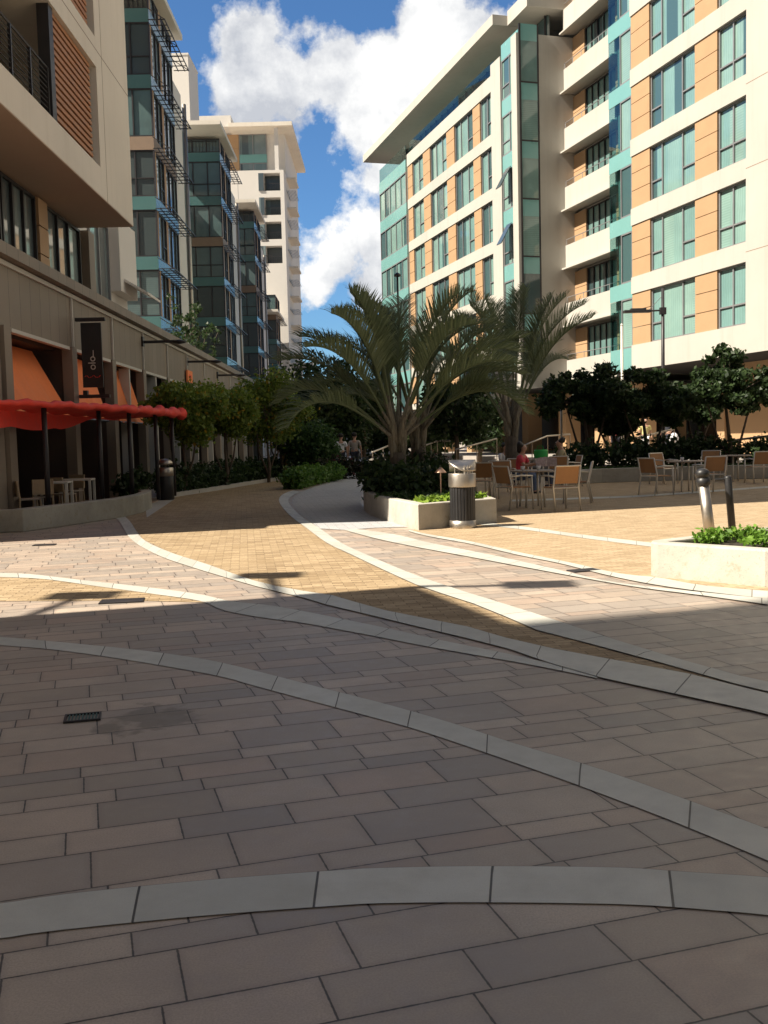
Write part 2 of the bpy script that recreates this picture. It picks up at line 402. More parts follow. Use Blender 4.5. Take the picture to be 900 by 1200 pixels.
sheet('brick_road', [g(*p) for p in E_R]+[g(*p) for p in F_L[::-1]][1:]+[(-2.9, 42), (-2.4, 60), (-5, 70), (-6, 60), (-4.2, 44)]+[g(*p) for p in far_kerb]+[(-5.9, 22.5)], .004, 'tan_brick')
Jup = [(480, 622), (503, 627), (550, 635), (608, 648), (667, 660), (725, 673), (772, 678), (822, 687), (900, 694)]
Jpts = [g(*p) for p in Jup]
sheet('plaza', Jpts+[(6.5, 7.0), (26, 7.0), (26, 34), (13, 34), (4, 40), (1.5, 30), (.9, 20), (.45, 15.4)], .004, 'plaza_brick')
Fin = [(352, 577), (343, 584), (342, 590), (352, 603), (375, 620)]
sheet('path', [g(*p) for p in Fin]+[g(403, 621.5), g(440, 619), g(478, 618), (-.1, 18), (-.5, 21.5), (-.6, 26), (.4, 32), (.6, 45), (-1.6, 45), (-1.7, 36), (-2.2, 31)], .008, 'path_stone')
sheet('yellow_brick_apron', [g(*p) for p in ((-60, 676), (0, 676.7), (50, 679), (117, 688), (180, 696.7), (245, 706.5), (150, 704), (0, 705), (-60, 706))], .004, 'tan_brick')
band('paving_band', [(-60, 1064), (0, 1060), (75, 1049), (240, 1032.5), (400, 1020.5), (450, 1018), (560, 1016), (722, 1017.5), (800, 1022.5), (900, 1029), (980, 1038)],
     [(-70, 1108), (0, 1101.5), (62, 1092.5), (235, 1075), (400, 1062.5), (450, 1060), (565, 1059), (735, 1061.5), (845, 1069), (900, 1074), (980, 1084)], .004)
band('paving_band', [(-80, 741), (0, 746.7), (93, 755), (167, 762.7), (240, 773), (300, 786.7), (375, 806), (450, 825), (525, 846.5), (605, 872.5), (705, 902.5), (817, 942.5), (900, 972.5), (980, 1004)],
     [(-80, 751), (0, 756.7), (63, 762), (143, 773), (250, 791.7), (300, 805), (375, 825), (450, 845), (495, 858), (575, 885), (670, 918.5), (782, 961), (850, 989), (900, 1010), (980, 1045)], .004)
band('paving_band', [(-60, 668), (0, 671.7), (33, 673), (100, 680.7), (167, 688), (233, 696.7), (270, 705), (317, 710), (367, 719), (450, 736), (517, 751), (600, 768), (655, 781), (700, 791)],
     [(-60, 673), (0, 676.7), (50, 679), (117, 688), (180, 696.7), (235, 705), (262, 716), (310, 725), (350, 730), (437, 746), (503, 759), (600, 776), (650, 785.5), (700, 796)], .006)
band('paving_band', [p for p in E_R]+[(900, 815), (980, 834)],
     [(112, 602), (132, 606), (140, 612), (153, 632), (180, 649), (217, 663), (300, 688), (350, 700), (380, 709), (430, 721), (483, 734), (550, 750), (600, 763), (655, 782), (733, 803), (807, 818), (900, 839), (980, 860)], .010)
band('paving_band', F_L+[(900, 814), (980, 832)],
     [(352, 577), (343, 581), (338, 588), (350, 603), (375, 620), (400, 637), (430, 651), (460, 664), (490, 676), (525, 688), (565, 701), (605, 713), (650, 728), (690, 741), (740, 757.5), (797, 774.5), (842, 786.5), (900, 803), (980, 818)], .012)
band('paving_band', [(417, 620.5), (463, 627), (500, 636), (550, 646), (589, 654), (647, 667), (706, 681), (772, 690), (900, 703)],
     [(403, 621.7), (437, 631), (483, 641), (550, 653.5), (616, 666), (678, 677.5), (744, 689), (822, 699), (900, 710)], .012)
band('paving_band', Jup, [(478, 623), (501, 629), (550, 638), (608, 651.5), (655, 661), (715, 676), (765, 686), (820, 694), (900, 703)], .012)
band('paving_band', [(560, 612), (620, 618.5), (690, 628), (768, 637)], [(560, 615), (620, 622), (690, 632), (768, 642)], .008)
band('paving_band', [(600, 586), (690, 583), (760, 580), (900, 570)], [(600, 588), (690, 585), (760, 582), (900, 572)], .008)
sheet('lay_by', [g(172, 607), g(205, 585), (-5.9, 27.2), (-7.0, 27.2), (-7.0, 23.1), (-5.62, 23.1)], .008, 'kerb_stone')
# kerb in front of the hedge
kp = [(-5.75, 26.4), (-5.75, 27.3), (-5.15, 30.3), (-4.45, 34.6), (-3.5, 39.2), (-3.0, 44)]
kb = MB()
for a, b in zip(kp, kp[1:]):
    dx, dy = b[0]-a[0], b[1]-a[1]; l = math.hypot(dx, dy); nx, ny = dy/l*.16, -dx/l*.16
    kb.prism([a, b, (b[0]-nx, b[1]-ny), (a[0]-nx, a[1]-ny)], 0, .12)
tag(kb.build('kerb', 'kerb_stone'), kind='structure')
def ring_frame(name, a, b, w_, h, par):
    O = [(-a, -b), (a, -b), (a, b), (-a, b)]; I = [(-a+w_, -b+w_), (a-w_, -b+w_), (a-w_, b-w_), (-a+w_, b-w_)]
    vs = [(x, y, .002) for x, y in O]+[(x, y, h) for x, y in O]+[(x, y, h) for x, y in I]+[(x, y, .002) for x, y in I]
    m = MB(); m.add(vs, [(k*4+i, k*4+(i+1) % 4, (k+1)*4+(i+1) % 4, (k+1)*4+i) for k in range(3) for i in range(4)]); return m.build(name, 'dark_metal', par)
dr = thing('drain_grate', 'small dark green drain grate set in the shaded brown paving', 'drain', (*g(97, 842), .0), R(14))
ring_frame('frame', .095, .075, .013, .012, dr)
gm = MB()
for i in range(9): gm.box(-.074+i*.0175, -.066+i*.0175, -.062, .062, .003, .010)
gm.build('grating', 'grate_green', dr)
for i, (p, rz, sz, lb) in enumerate((((143, 705), R(8), .20, 'dark slot drain cover in the sunlit paving left of the lamp shadow'), ((684, 669), R(20), .16, 'small dark grey cover plate on the pale band by the plaza'), ((52, 639), R(5), .16, 'small dark round-ended cover in the sunlit paving by the left planter'))):
    c_ = MB().box(-sz, sz, -sz*.55, sz*.55, .0, .013).build('cover_plate', 'dark_metal', None, bevel=.002); c_.location = (*g(*p), .0); c_.rotation_euler = (0, 0, rz)
    tag(c_, lb, 'cover plate', 'metal covers in the paving')

# ------------------------------------------------------------------ foliage
def leaves(mb, blobs, n, size, shell=.55, flat=.0, long=1.7):
    vols = np.array([b[3]*b[4]*b[5] for b in blobs])**.75; pr_ = vols/vols.sum()
    ks = np.random.choice(len(blobs), n, p=pr_); B = np.array(blobs)[ks]
    d = np.random.normal(size=(n, 3)); d /= np.linalg.norm(d, axis=1)[:, None]
    rad = (shell+(1-shell)*np.random.rand(n))**1.0
    rad *= 1+.22*np.sin(d[:, 0]*5+B[:, 0]*3)*np.cos(d[:, 1]*4+d[:, 2]*6)
    rad *= 1+.06*np.random.normal(size=n)
    c = B[:, :3]+d*B[:, 3:6]*rad[:, None]
    ax = np.random.normal(size=(n, 3))+d*.5; ax[:, 2] -= .25; ax /= np.linalg.norm(ax, axis=1)[:, None]
    nn = np.random.normal(size=(n, 3)); nn[:, 2] = nn[:, 2]*(1-flat)+flat*2; nn += d*.6
    sd = np.cross(ax, nn); sd /= np.linalg.norm(sd, axis=1)[:, None]+1e-9
    s_ = size*(.6+.8*np.random.rand(n))[:, None]
    a = c-ax*s_*long*.5; b = c+sd*s_*.5; t = c+ax*s_*long*.5; e = c-sd*s_*.5
    v = np.stack([a, b, t, e], 1).reshape(-1, 3); o = len(mb.v)
    mb.v += [tuple(x) for x in v.tolist()]; mb.f += [(o+4*i, o+4*i+1, o+4*i+2, o+4*i+3) for i in range(n)]
def crown_blobs(cx, cy, cz, rx, ry, rz, k=16, sub=.42):
    out = []
    for i in range(k):
        d = np.random.normal(size=3); d /= np.linalg.norm(d); q = .45+.4*random.random()
        f = sub*(.7+.6*random.random())
        out.append((cx+d[0]*rx*q, cy+d[1]*ry*q, cz+d[2]*rz*q*.9, rx*f, ry*f, rz*f*.9))
    return out
def tree(name, label, cat, loc, crown, n, size, mat, trunks, group=None, k=16, core=True, shell=.3):
    t = thing(name, label, cat, loc, 0, group)
    tb = MB()
    for path, r0, r1 in trunks:
        m = len(path); tb.tube(path, [r0+(r1-r0)*i/(m-1) for i in range(m)], 7)
    bl = []
    for c in crown: bl += crown_blobs(*c, k=k)
    # limbs reaching into the crown clumps
    top = trunks[0][0][-1]
    for b in bl[::2]:
        mid = [(top[i]*.5+b[i]*.5)+random.uniform(-.1, .1) for i in range(3)]
        tb.tube([top, mid, b[:3]], [trunks[0][2]*.7, trunks[0][2]*.4, .008], 5)
    tb.build('trunk', 'bark', t, True)
    mb = MB(); leaves(mb, bl, n, size, shell); mb.build('crown', mat, t)
    return t
def shrub(name, label, cat, loc, blobs, n, size, mat, group=None, shell=.4, stems=5, flat=.2):
    t = thing(name, label, cat, loc, 0, group)
    sb = MB()
    for i in range(stems):
        b = random.choice(blobs); sb.tube([(b[0]*.6, b[1]*.6, 0), (b[0]*.8, b[1]*.8, b[2]*.6), (b[0], b[1], b[2]+b[5]*.3)], [.018, .013, .005], 5)
    sb.build('stem', 'bark', t)
    mb = MB(); leaves(mb, blobs, n, size, shell, flat); mb.build('foliage', mat, t); return t
def hedge(name, label, path, h, w, n, size, mat, group=None, z0=0.0, cat='hedge'):
    o0 = path[0]; bl = []
    for a, b in zip(path, path[1:]):
        l = math.hypot(b[0]-a[0], b[1]-a[1]); m = max(1, int(l/(w*.55)))
        for i in range(m):
            t = (i+random.random()*.5)/m; hh = h*(.85+.3*random.random())
            bl.append((a[0]+(b[0]-a[0])*t-o0[0]+random.uniform(-.05, .05), a[1]+(b[1]-a[1])*t-o0[1]+random.uniform(-.05, .05), hh*.5, w*.62, w*.62, hh*.55))
    return shrub(name, label, cat, (o0[0], o0[1], z0), bl, n, size, mat, group, .35, 14)

# ------------------------------------------------------------------ generic facade pieces
def window(par, s0, s1, z0, z1, o, mull=(), rails=(), glass='teal_glass', fr=.07, frame='grey_metal', dep=.10, label=None):
    m = MB()
    m.box(s0, s0+fr, o-dep, o, z0, z1).box(s1-fr, s1, o-dep, o, z0, z1)
    m.box(s0+fr, s1-fr, o-dep, o-.004, z0, z0+fr).box(s0+fr, s1-fr, o-dep, o-.004, z1-fr, z1)
    for q in mull: m.box(q-fr/2, q+fr/2, o-dep, o-.008, z0+fr, z1-fr)
    for a, b, zz in rails: m.box(a+.04, b-.04, o-dep, o-.012, zz, zz+.06)
    f = m.build('window', frame, par)
    MB().box(s0+fr*.5, s1-fr*.5, o-dep-.02, o-dep+.02, z0+fr*.5, z1-fr*.5).build('pane', glass, f)
    if label: f['label'] = label
    return f
def vwindow(par, x0, x1, y, z0, z1, mull=(), glass='shade_glass', fr=.07, rails=()):     # same, for faces turned across (local +x end)
    m = MB()
    m.box(x0-.1, x0, y[0], y[0]+fr, z0, z1).box(x0-.1, x0, y[1]-fr, y[1], z0, z1).box(x0-.1, x0-.004, y[0]+fr, y[1]-fr, z0, z0+fr).box(x0-.1, x0-.004, y[0]+fr, y[1]-fr, z1-fr, z1)
    for q in mull: m.box(x0-.1, x0-.008, q-fr/2, q+fr/2, z0+fr, z1-fr)
    for zz in rails: m.box(x0-.1, x0-.012, y[0]+fr, y[1]-fr, zz, zz+.05)
    f = m.build('window', 'dark_metal', par)
    MB().box(x0-.14, x0-.09, y[0]+fr*.5, y[1]-fr*.5, z0+fr*.5, z1-fr*.5).build('pane', glass, f); return f
def panel3(mb, s0, s1, z0, z1, o):
    h = (z1-z0)/3
    for i in range(3): mb.box(s0, s1, o-.12, o, z0+i*h+(.03 if i else 0), z0+(i+1)*h)

# ------------------------------------------------------------------ right-hand apartment building
RB = thing('apartment_building', 'large cream apartment building with teal glass and orange panels, right of the plaza', 'building', (14.2, 38.5, 0), math.atan2(.960, -.279))
ZB, PER = 4.43, 3.14
wins = [5.57+PER*k for k in range(0, 7)]       # window sills; heads are sill + 2.38
w = MB()
w.box(-16, -.02, -1.2, 0, ZB, 30)                                             # solid end wall right of the windows
w.box(-.02, 8.45, -.6, 0, ZB, 5.57)
for z in wins: w.box(-.02, 8.45, -.6, 0, z+2.38, z+PER)
w.box(-16, 11.2, -12, -1.3, ZB, 30)                                           # body behind
w.box(-.02, 8.45, -1.2, -.62, ZB, 30)
w.box(11.2, 17.0, -12, -1.75, ZB, 30)
w.box(8.45, 11.2, -1.25, -.95, ZB, 30)
w.build('wall', 'cream_render', RB)
sm = MB()
for z in (8.30, 11.45, 14.6, 17.75): sm.box(-16, -.02, .0, .003, z, z+.025)
sm.box(-1.42, -1.40, 0, .003, ZB, 30)
sm.build('wall_joint', 'brown_panel', RB)
for k, z in enumerate(wins):
    t = z+2.38
    window(RB, 3.42, 6.86, z, t, -.12, (5.99, 4.42), ((3.42, 4.42, z+.8), (5.99, 6.86, z+.8)))
    window(RB, .0, 1.86, z, t, -.12, (.94,), ((0, .94, z+.8), (.94, 1.86, z+.8)))
    pm = MB(); panel3(pm, 6.88, 8.43, z, t, -.05); pm.build('panel', 'orange_panel', RB)
    pm = MB(); panel3(pm, 1.88, 3.40, z, t, -.05); pm.build('panel', 'orange_panel', RB)
# glazed corner bay between the flats and the balconies
for k, z in enumerate(wins):
    MB().box(8.46, 11.5, -.68, -.60, z+2.38, z+PER).build('spandrel', 'teal_spandrel', RB)
    window(RB, 8.46, 10.4, z, z+2.38, -.6, (9.4,), ((8.46, 9.4, z+.8),), dep=.08)
    MB().box(10.42, 11.5, -.64, -.62, z+.02, z+2.36).build('corner_glass', 'rail_glass', RB)
MB().box(8.46, 11.5, -.68, -.60, ZB, 5.57).build('spandrel', 'teal_spandrel', RB)
# balconies
for k in range(-1, 7):
    z = 5.57+PER*k
    if k >= 0:
        b = MB().box(11.3, 17.0, -1.1, -.95, z-1.25, z).box(11.3, 17.0, -1.75, -1.1, z-1.25, z-1.05).box(11.3, 17.0, -.95, -.7, z-1.33, z-1.25)
        bo = b.build('balcony', 'cream_render', RB)
        r_ = MB().tube([(11.3, -1.02, z+.32), (17.0, -1.02, z+.32)], .022, 6)
        for i in range(7): r_.tube([(11.35+i*.93, -1.02, z), (11.35+i*.93, -1.02, z+.32)], .016, 5)
        r_.build('railing', 'grey_metal', bo)
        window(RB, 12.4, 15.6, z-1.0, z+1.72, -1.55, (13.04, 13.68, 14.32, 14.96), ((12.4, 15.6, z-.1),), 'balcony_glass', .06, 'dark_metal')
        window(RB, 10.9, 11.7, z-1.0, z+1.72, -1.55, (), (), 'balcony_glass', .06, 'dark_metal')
        pm = MB(); panel3(pm, 11.72, 12.38, z-1.0, z+1.72, -1.5); pm.build('panel', 'orange_panel', RB)
        pm = MB(); panel3(pm, 15.62, 16.95, z-1.0, z+1.72, -1.5); pm.build('panel', 'orange_panel', RB)
MB().box(10.0, 19.0, -12, .9, 27.6, 28.1).build('roof', 'cream_render', RB)
# the protruding long wing
WO = 1.5
w = MB()
w.box(16.95, 17.65, -12, WO+.35, ZB-.4, 23.0)
w.box(19.97, 21.36, -.6, WO, ZB-.4, 22.9)
Tk = [9.1-3.08+3.08*k for k in range(0, 6)]
w.box(21.36, 37.4, -.6, WO, ZB-.4, Tk[0]-2.4)
for t in Tk[:-1]: w.box(21.36, 37.4, -.6, WO, t, t+.68)
w.box(21.36, 37.4, -.6, WO, Tk[-1], 22.3)
w.box(17.65, 44.3, -12, -.62, ZB-.4, 22.0)
w.box(17.65, 19.97, -.6, 1.2, ZB-.4, 22.0)
w.build('wall', 'cream_render', RB)
for t in Tk:
    for s0, s1, mu in ((21.4, 23.2, (22.2,)), (24.4, 27.6, (25.4, 26.6)), (29.1, 32.4, (30.1, 31.3)), (33.9, 36.3, (35.0,))):
        window(RB, s0, s1, t-2.4, t, WO-.12, mu, ((s0, mu[0], t-1.6),))
    for s0, s1 in ((23.22, 24.38), (27.62, 29.08), (32.42, 33.88), (36.32, 37.38)):
        pm = MB(); panel3(pm, s0, s1, t-2.4, t, WO-.05); pm.build('panel', 'orange_panel', RB)
# glass column beside the fin, glass strip on the fin's flank
for k in range(0, 6):
    z = 5.0+3.08*k
    MB().box(17.66, 19.96, 1.35, 1.42, z+2.2, z+3.08).build('spandrel', 'teal_spandrel', RB)
    window(RB, 17.66, 19.96, z, z+2.2, 1.42, (18.9,), ((18.9, 19.96, z+.7),), dep=.08)
for k in range(0, 6):
    z = 5.0+3.08*k
    f = MB().box(16.90, 16.97, .55, .65, z, z+3.08).box(16.90, 16.97, 1.6, 1.7, z, z+3.08).box(16.90, 16.97, .65, 1.6, z, z+.09).build('window', 'dark_metal', RB)
    MB().box(16.91, 16.96, .65, 1.6, z+.09, z+2.2).build('pane', 'balcony_glass', f)
    MB().box(16.905, 16.965, .65, 1.6, z+2.2, z+3.08).build('spandrel', 'teal_spandrel', RB)
# awning windows pushed open
for z in (15.0, 11.9):
    sash = MB().add
    m = MB(); m.add([(18.7, 1.5, z+1.5), (19.35, 1.5, z+1.5), (19.35, 2.15, z+.35), (18.7, 2.15, z+.35), (18.7, 1.46, z+1.5), (19.35, 1.46, z+1.5), (19.35, 2.11, z+.33), (18.7, 2.11, z+.33)],
                    [(0, 1, 2, 3), (7, 6, 5, 4), (0, 4, 5, 1), (1, 5, 6, 2), (2, 6, 7, 3), (3, 7, 4, 0)])
    m.build('open_sash', 'blue_glass', RB)
# glass box at the far end
for k in range(0, 6):
    z = 3.5+3.08*k
    MB().box(37.45, 44.4, 1.5, 1.6, z+2.2, z+3.08).build('spandrel', 'teal_spandrel', RB)
    window(RB, 37.45, 44.4, z, z+2.2, 1.6, (38.8, 40.2, 41.6, 43.0), (), dep=.1)
MB().box(37.4, 44.45, -.6, 1.48, 3, 21.9).build('wall', 'cream_render', RB)
MB().box(37.45, 44.35, 1.53, 1.57, 22.0, 23.0).build('railing', 'rail_glass', RB)
MB().box(21.4, 37.4, 1.25, 1.29, 22.3, 23.2).build('railing', 'rail_glass', RB)
pent = MB()
for i in range(22): pent.box(17.8+i*1.2, 17.86+i*1.2, -.35, -.25, 22, 24.4)
pent.box(17.8, 44, -.34, -.26, 23.35, 23.43)
pw = pent.build('penthouse_window', 'dark_metal', RB); MB().box(17.7, 44.2, -.5, -.36, 22, 24.4).build('pane', 'shade_glass', pw)
MB().box(19.5, 47.3, -12, 2.1, 24.4, 24.95).box(16.9, 19.5, -12, 1.2, 24.42, 25.2).build('roof', 'cream_render', RB)
# recessed ground floor
w = MB()
w.box(-16, 44, -12, -6.0, 0, ZB-.42)
w.box(-16, 5.3, -6.0, -3.0, 0.4, ZB-.02)
w.build('ground_floor', 'orange_panel', RB)
w = MB()
for s in (9.7, 13.3, 17.5, 22.5, 27, 32, 37, 42): MB().box(s-.45, s+.45, -1.8, -.9, .4, ZB-.41).build('column', 'orange_panel', RB)
MB().box(5.4, 6.0, -3.6, -2.9, .4, ZB-.02).build('column', 'orange_panel', RB)
w = MB()
for s0, s1 in ((5.4, 9.2), (10.2, 12.8), (14.0, 17), (18, 22), (23, 26.5), (27.5, 31.5), (32.5, 36.5)): w.box(s0, s1, -5.95, -5.8, .5, 3.9)
w.build('shopfront', 'shop_glass', RB)
w = MB().box(-16, 11.2, -6, -.02, ZB-.015, ZB-.002).box(11.2, 44, -6, 1.4, ZB-.43, ZB-.41)
w.build('soffit', 'dark_void', RB)
# raised terrace in front of the shops
tp = MB(); tp.box(-16, 45, -6.0, 4.2, 0, .4)
to = tp.build('terrace', 'platform_stone', None); to.location = RB.location; to.rotation_euler = RB.rotation_euler; tag(to, kind='structure')

# ------------------------------------------------------------------ left podium building
LB = thing('podium_building', 'taupe shop podium with overhanging beige apartment block and slatted screens, nearest on the left', 'building', (-6.75, 0, 0), math.atan2(-1, .02))
def lb(mb, Y0, Y1, o0, o1, z0, z1): mb.box(-Y1, -Y0, o0, o1, z0, z1); return mb
PE = 74
pil = [18.9, 23.25, 26.95, 30.7, 34.5, 38.3, 42.5, 46.5, 50.7, 55.3, 60, 66]
m = MB(); lb(m, 14.9, PE, -.35, 0, 3.78, 5.05)
for y in pil: lb(m, y-.22, y+.16, -.18, .06, 0, 3.78)
lb(m, 14.9, 18.6, -.35, 0, 0, 3.78)
m.build('cladding', 'taupe_cladding', LB)
m = MB(); lb(m, 14.9, PE, -.5, .22, 5.05, 5.28); lb(m, 14.9, PE, -8, -.5, 5.1, 5.2); m.build('cornice', 'taupe_cladding', LB)
m = MB(); lb(m, 14.9, PE, .005, .05, 4.93, 5.02)
for y in pil[1:]: lb(m, y-.03, y+.03, .004, .05, 3.8, 4.92)
m.build('trim', 'trim_white', LB)
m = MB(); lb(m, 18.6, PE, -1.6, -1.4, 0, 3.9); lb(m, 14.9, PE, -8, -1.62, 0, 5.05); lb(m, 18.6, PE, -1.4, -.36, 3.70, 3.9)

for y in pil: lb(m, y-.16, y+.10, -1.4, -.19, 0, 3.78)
m.build('recess_wall', 'recess_shade_brown', LB)
m = MB()
for a, b in zip(pil, pil[1:]): lb(m, a+.3, b-.3, -1.38, -1.33, .1, 2.5)
m.build('shopfront', 'shop_glass', LB)
for y in (28.9, 32.6, 36.4, 40.4, 44.4, 48.6, 53, 57.5): lb(MB(), y-.06, y+.06, -.3, .0, 0, 3.7).build('mullion', 'trim_white', LB)
m = MB()
for a, b in zip(pil, pil[1:]): lb(m, a+.28, b-.28, -.1, .03, 3.70, 3.775)
m.build('opening_trim', 'trim_white', LB)
m = MB()
for a, b in zip(pil[4:], pil[5:]): lb(m, a+.3, b-.3, -.34, -.26, .0, 3.68)
m.build('dark_infill', 'dark_void', LB)  # near-black sheets filling the farther shop openings
# overhanging beige block
XB = .45                                          # outward of the podium face
BZ = [7.62, 10.75, 13.85, 16.95, 20.0]
BY0, BY1 = 14.95, 28.2
m = MB()
lb(m, 24.85, BY1, -2.6, XB, BZ[0], 20.6)                                    # solid end strip
lb(m, BY0, 15.6, -2.6, XB, BZ[0], 20.6)
for i, z in enumerate(BZ): lb(m, 15.6, 24.85, -2.6, XB, z, z+(.72 if i < 4 else .6))
lb(m, BY0, 29, -8, -2.6, 7.62, 20.6)
m.build('wall', 'beige_render', LB)
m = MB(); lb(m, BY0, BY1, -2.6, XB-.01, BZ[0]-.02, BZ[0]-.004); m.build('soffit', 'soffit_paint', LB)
m = MB(); lb(m, BY0, BY1, XB, XB+.003, 7.62+3.55, 7.62+3.57); lb(m, 25.4, 25.42, XB, XB+.003, 7.62, 20.6); m.build('wall_joint', 'brown_panel', LB)
for i in range(4):
    z0, z1 = BZ[i]+.72, BZ[i+1]
    s_ = MB(); n = 16
    for k in range(n):
        zz = z0+.06+(z1-z0-.12)*k/(n-1); lb(s_, 21.6, 24.6, XB-.16, XB-.10, zz-.045, zz+.045)
    for yy in (21.6, 22.4, 23.4, 24.4): lb(s_, yy, yy+.06, XB-.22, XB-.165, z0, z1)
    s_.build('slatted_screen', 'slat_wood', LB)
    MB().box(-21.58, -21.3, XB-.3, XB-.05, z0, z1).build('screen_post', 'dark_metal', LB)
    r_ = MB()
    for k in range(9): r_.tube([(-15.6, XB-.12, z0+.12+k*.105), (-21.3, XB-.12, z0+.12+k*.105)], .012, 5)
    for k in range(6): lb(r_, 15.7+k*1.1, 15.75+k*1.1, XB-.15, XB-.09, z0, z0+1.05)
    r_.tube([(-15.6, XB-.12, z0+1.07), (-21.3, XB-.12, z0+1.07)], .025, 6)
    r_.build('railing', 'dark_metal', LB)
    for a, b in ((15.6, 18.4), (18.5, 21.4), (21.5, 24.8)):
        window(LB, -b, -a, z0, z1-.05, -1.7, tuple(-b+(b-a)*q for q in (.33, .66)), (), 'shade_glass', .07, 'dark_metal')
    MB().box(-24.85, -15.6, -1.95, -1.83, z0, z1).build('back_wall', 'dark_void', LB)
# set-back storey between the podium and the overhang
m = MB(); lb(m, 14.95, 29.1, -8, -1.2, 5.2, 7.6); m.build('setback_wall', 'taupe_cladding', LB)
for a, b in ((19.6, 22.0), (22.1, 24.4), (25.2, 28.2)):
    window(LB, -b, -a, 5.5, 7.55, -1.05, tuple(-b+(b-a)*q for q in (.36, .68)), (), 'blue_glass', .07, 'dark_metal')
pm = MB(); panel3(pm, -25.15, -24.45, 5.5, 7.55, -1.0); pm.build('panel', 'orange_panel', LB)
m = MB(); lb(m, 28.5, 29.1, -1.2, -.9, 5.2, 7.6); m.build('pier', 'taupe_cladding', LB)

# connecting block behind the podium terrace
CB = thing('apartment_building', 'small white and teal block seen just under the beige overhang', 'building', (-6.75, 0, 0), math.atan2(-1, .02))
m = MB(); lb(m, 29.2, 38.3, -9, -2.15, 5.2, 20); m.build('wall', 'white_render', CB)
window(CB, -35.5, -33.0, 6.2, 9.2, -2.06, (-34.2,), (), 'blue_glass', .08, 'grey_metal')
m = MB(); lb(m, 35.7, 38.3, -2.14, -1.75, 7.0, 9.6); m.build('bay_box', 'white_render', CB)
m = MB(); m.add([(-36.2, -1.74, 7.5), (-38.4, -1.74, 7.5), (-38.4, -.9, 7.0), (-36.2, -.9, 7.0), (-36.2, -1.74, 7.4), (-38.4, -1.74, 7.4), (-38.4, -.9, 6.92), (-36.2, -.9, 6.92)], [(0, 1, 2, 3), (7, 6, 5, 4), (0, 3, 7, 4), (1, 5, 6, 2), (3, 2, 6, 7)]); m.build('canopy', 'white_render', CB)

# ------------------------------------------------------------------ row of apartment bays on the left
SPZ = [4.35, 7.4, 10.43, 13.45, 16.43, 19.48, 22.72]
def bay_building(Y, label, wide, lit, kmax=7, roof=24.75):
    t = thing('apartment_building', label, 'building', (-6.75-.02*Y, Y, 0), math.atan2(-1, .02), 'bay-fronted apartment buildings in a row')
    def q(mb, a, b, o0, o1, z0, z1): mb.box(-b, -a, o0, o1, z0, z1); return mb
    OB = -3.45
    H_ = roof-.4
    m = MB(); q(m, .5, 6.2, -9.5, OB-.35, 0, H_); q(m, 0.3, .5, -9.5, OB-.35, 0, H_); q(m, 6.2, 8.6, -9, OB-.02, 0, H_-2.3); q(m, 8.6, 9.5, -9, OB-.35, 0, H_-2.4)
    q(m, 9.5, 25, -12, -7.5, 0, H_-3.0)
    m.build('wall', 'white_render', t)
    m = MB()
    for z in [0]+[z for z in SPZ]:
        pass
    for k, z in enumerate(SPZ):
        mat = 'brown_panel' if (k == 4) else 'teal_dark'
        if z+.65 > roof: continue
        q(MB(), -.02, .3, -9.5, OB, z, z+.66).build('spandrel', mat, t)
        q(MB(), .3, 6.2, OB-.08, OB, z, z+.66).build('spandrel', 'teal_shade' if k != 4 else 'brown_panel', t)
        zt = (SPZ[k+1] if k+1 < len(SPZ) else roof-.35); zb = z+.66
        vwindow(t, .0, None, (OB-6, OB-3.2), zb, zt, (OB-4.6,))
        vwindow(t, .0, None, (OB-3.2, OB), zb, zt, (OB-1.0, OB-2.1), rails=(zb+.9,) if k % 2 else ())
        # street side: orange strip, window, orange strip, window
        q(MB(), .3, .55, OB-.2, OB-.02, zb, zt).build('panel', 'orange_panel', t)
        window(t, -2.6, -.57, zb, zt, OB-.03, (-1.7,), ((-2.6, -1.7, zb+.8),), 'blue_glass', .07, 'dark_metal')
        q(MB(), 2.62, 3.1, OB-.2, OB-.02, zb, zt).build('panel', 'orange_panel', t)
        window(t, -6.18, -3.12, zb, zt, OB-.03, (-5.3, -4.2), (), 'blue_glass', .07, 'dark_metal')
        # sunshade ladder
        if k >= 2 or kmax > 6:
            sh = MB(); o1 = OB+.85
            for oo in (OB+.25, OB+.62, o1): sh.box(-6.6, .35, oo-.022, oo+.022, z-.045, z+.0)
            for i in range(11): x = .3-i*.68; sh.box(x-.022, x+.022, OB+.01, o1+.02, z-.042, z-.005)
            for i in (0, 5, 10): x = .3-i*.68; sh.tube([(x, OB, z+.55), (x, o1, z-.02)], .022, 5)
            sh.build('sunshade', 'dark_metal', t)
    for k in range(7):
        z = 2+k*3.05
        if z+3 < H_-2.2:
            f = q(MB(), 8.62, 9.45, OB-.15, OB-.08, z+2.9, z+3.05).build('window', 'grey_metal', t); q(MB(), 8.62, 9.45, OB-.14, OB-.09, z, z+2.9).build('pane', 'blue_glass', f)
    MB().tube([(-9.62, OB-.02, 0), (-9.62, OB-.02, H_-2.5)], .13, 10).build('downpipe', 'steel', t, True)
    q(MB(), -2.6, 7.2, -9.5, OB+.45, roof-.12, roof+.18).build('roof', 'beige_render', t)
    r_ = MB()
    for i in range(12): r_.box(-.04, 0, OB-.3-i*.25, OB-.27-i*.25, 23.4, 24.2)
    r_.box(-.05, .01, OB-3.2, OB-.2, 24.2, 24.25); r_.build('railing', 'dark_metal', t)
    return t
bay_building(51.2, 'nearest glass-bayed apartment building with black sunshade ladders, left side', 0, 0)
bay_building(76.0, 'second glass-bayed apartment building from the camera, under the white roof box', 0, 0)
bay_building(99.5, 'third glass-bayed apartment building from the camera, narrow with slanted roof edge', 0, 0)
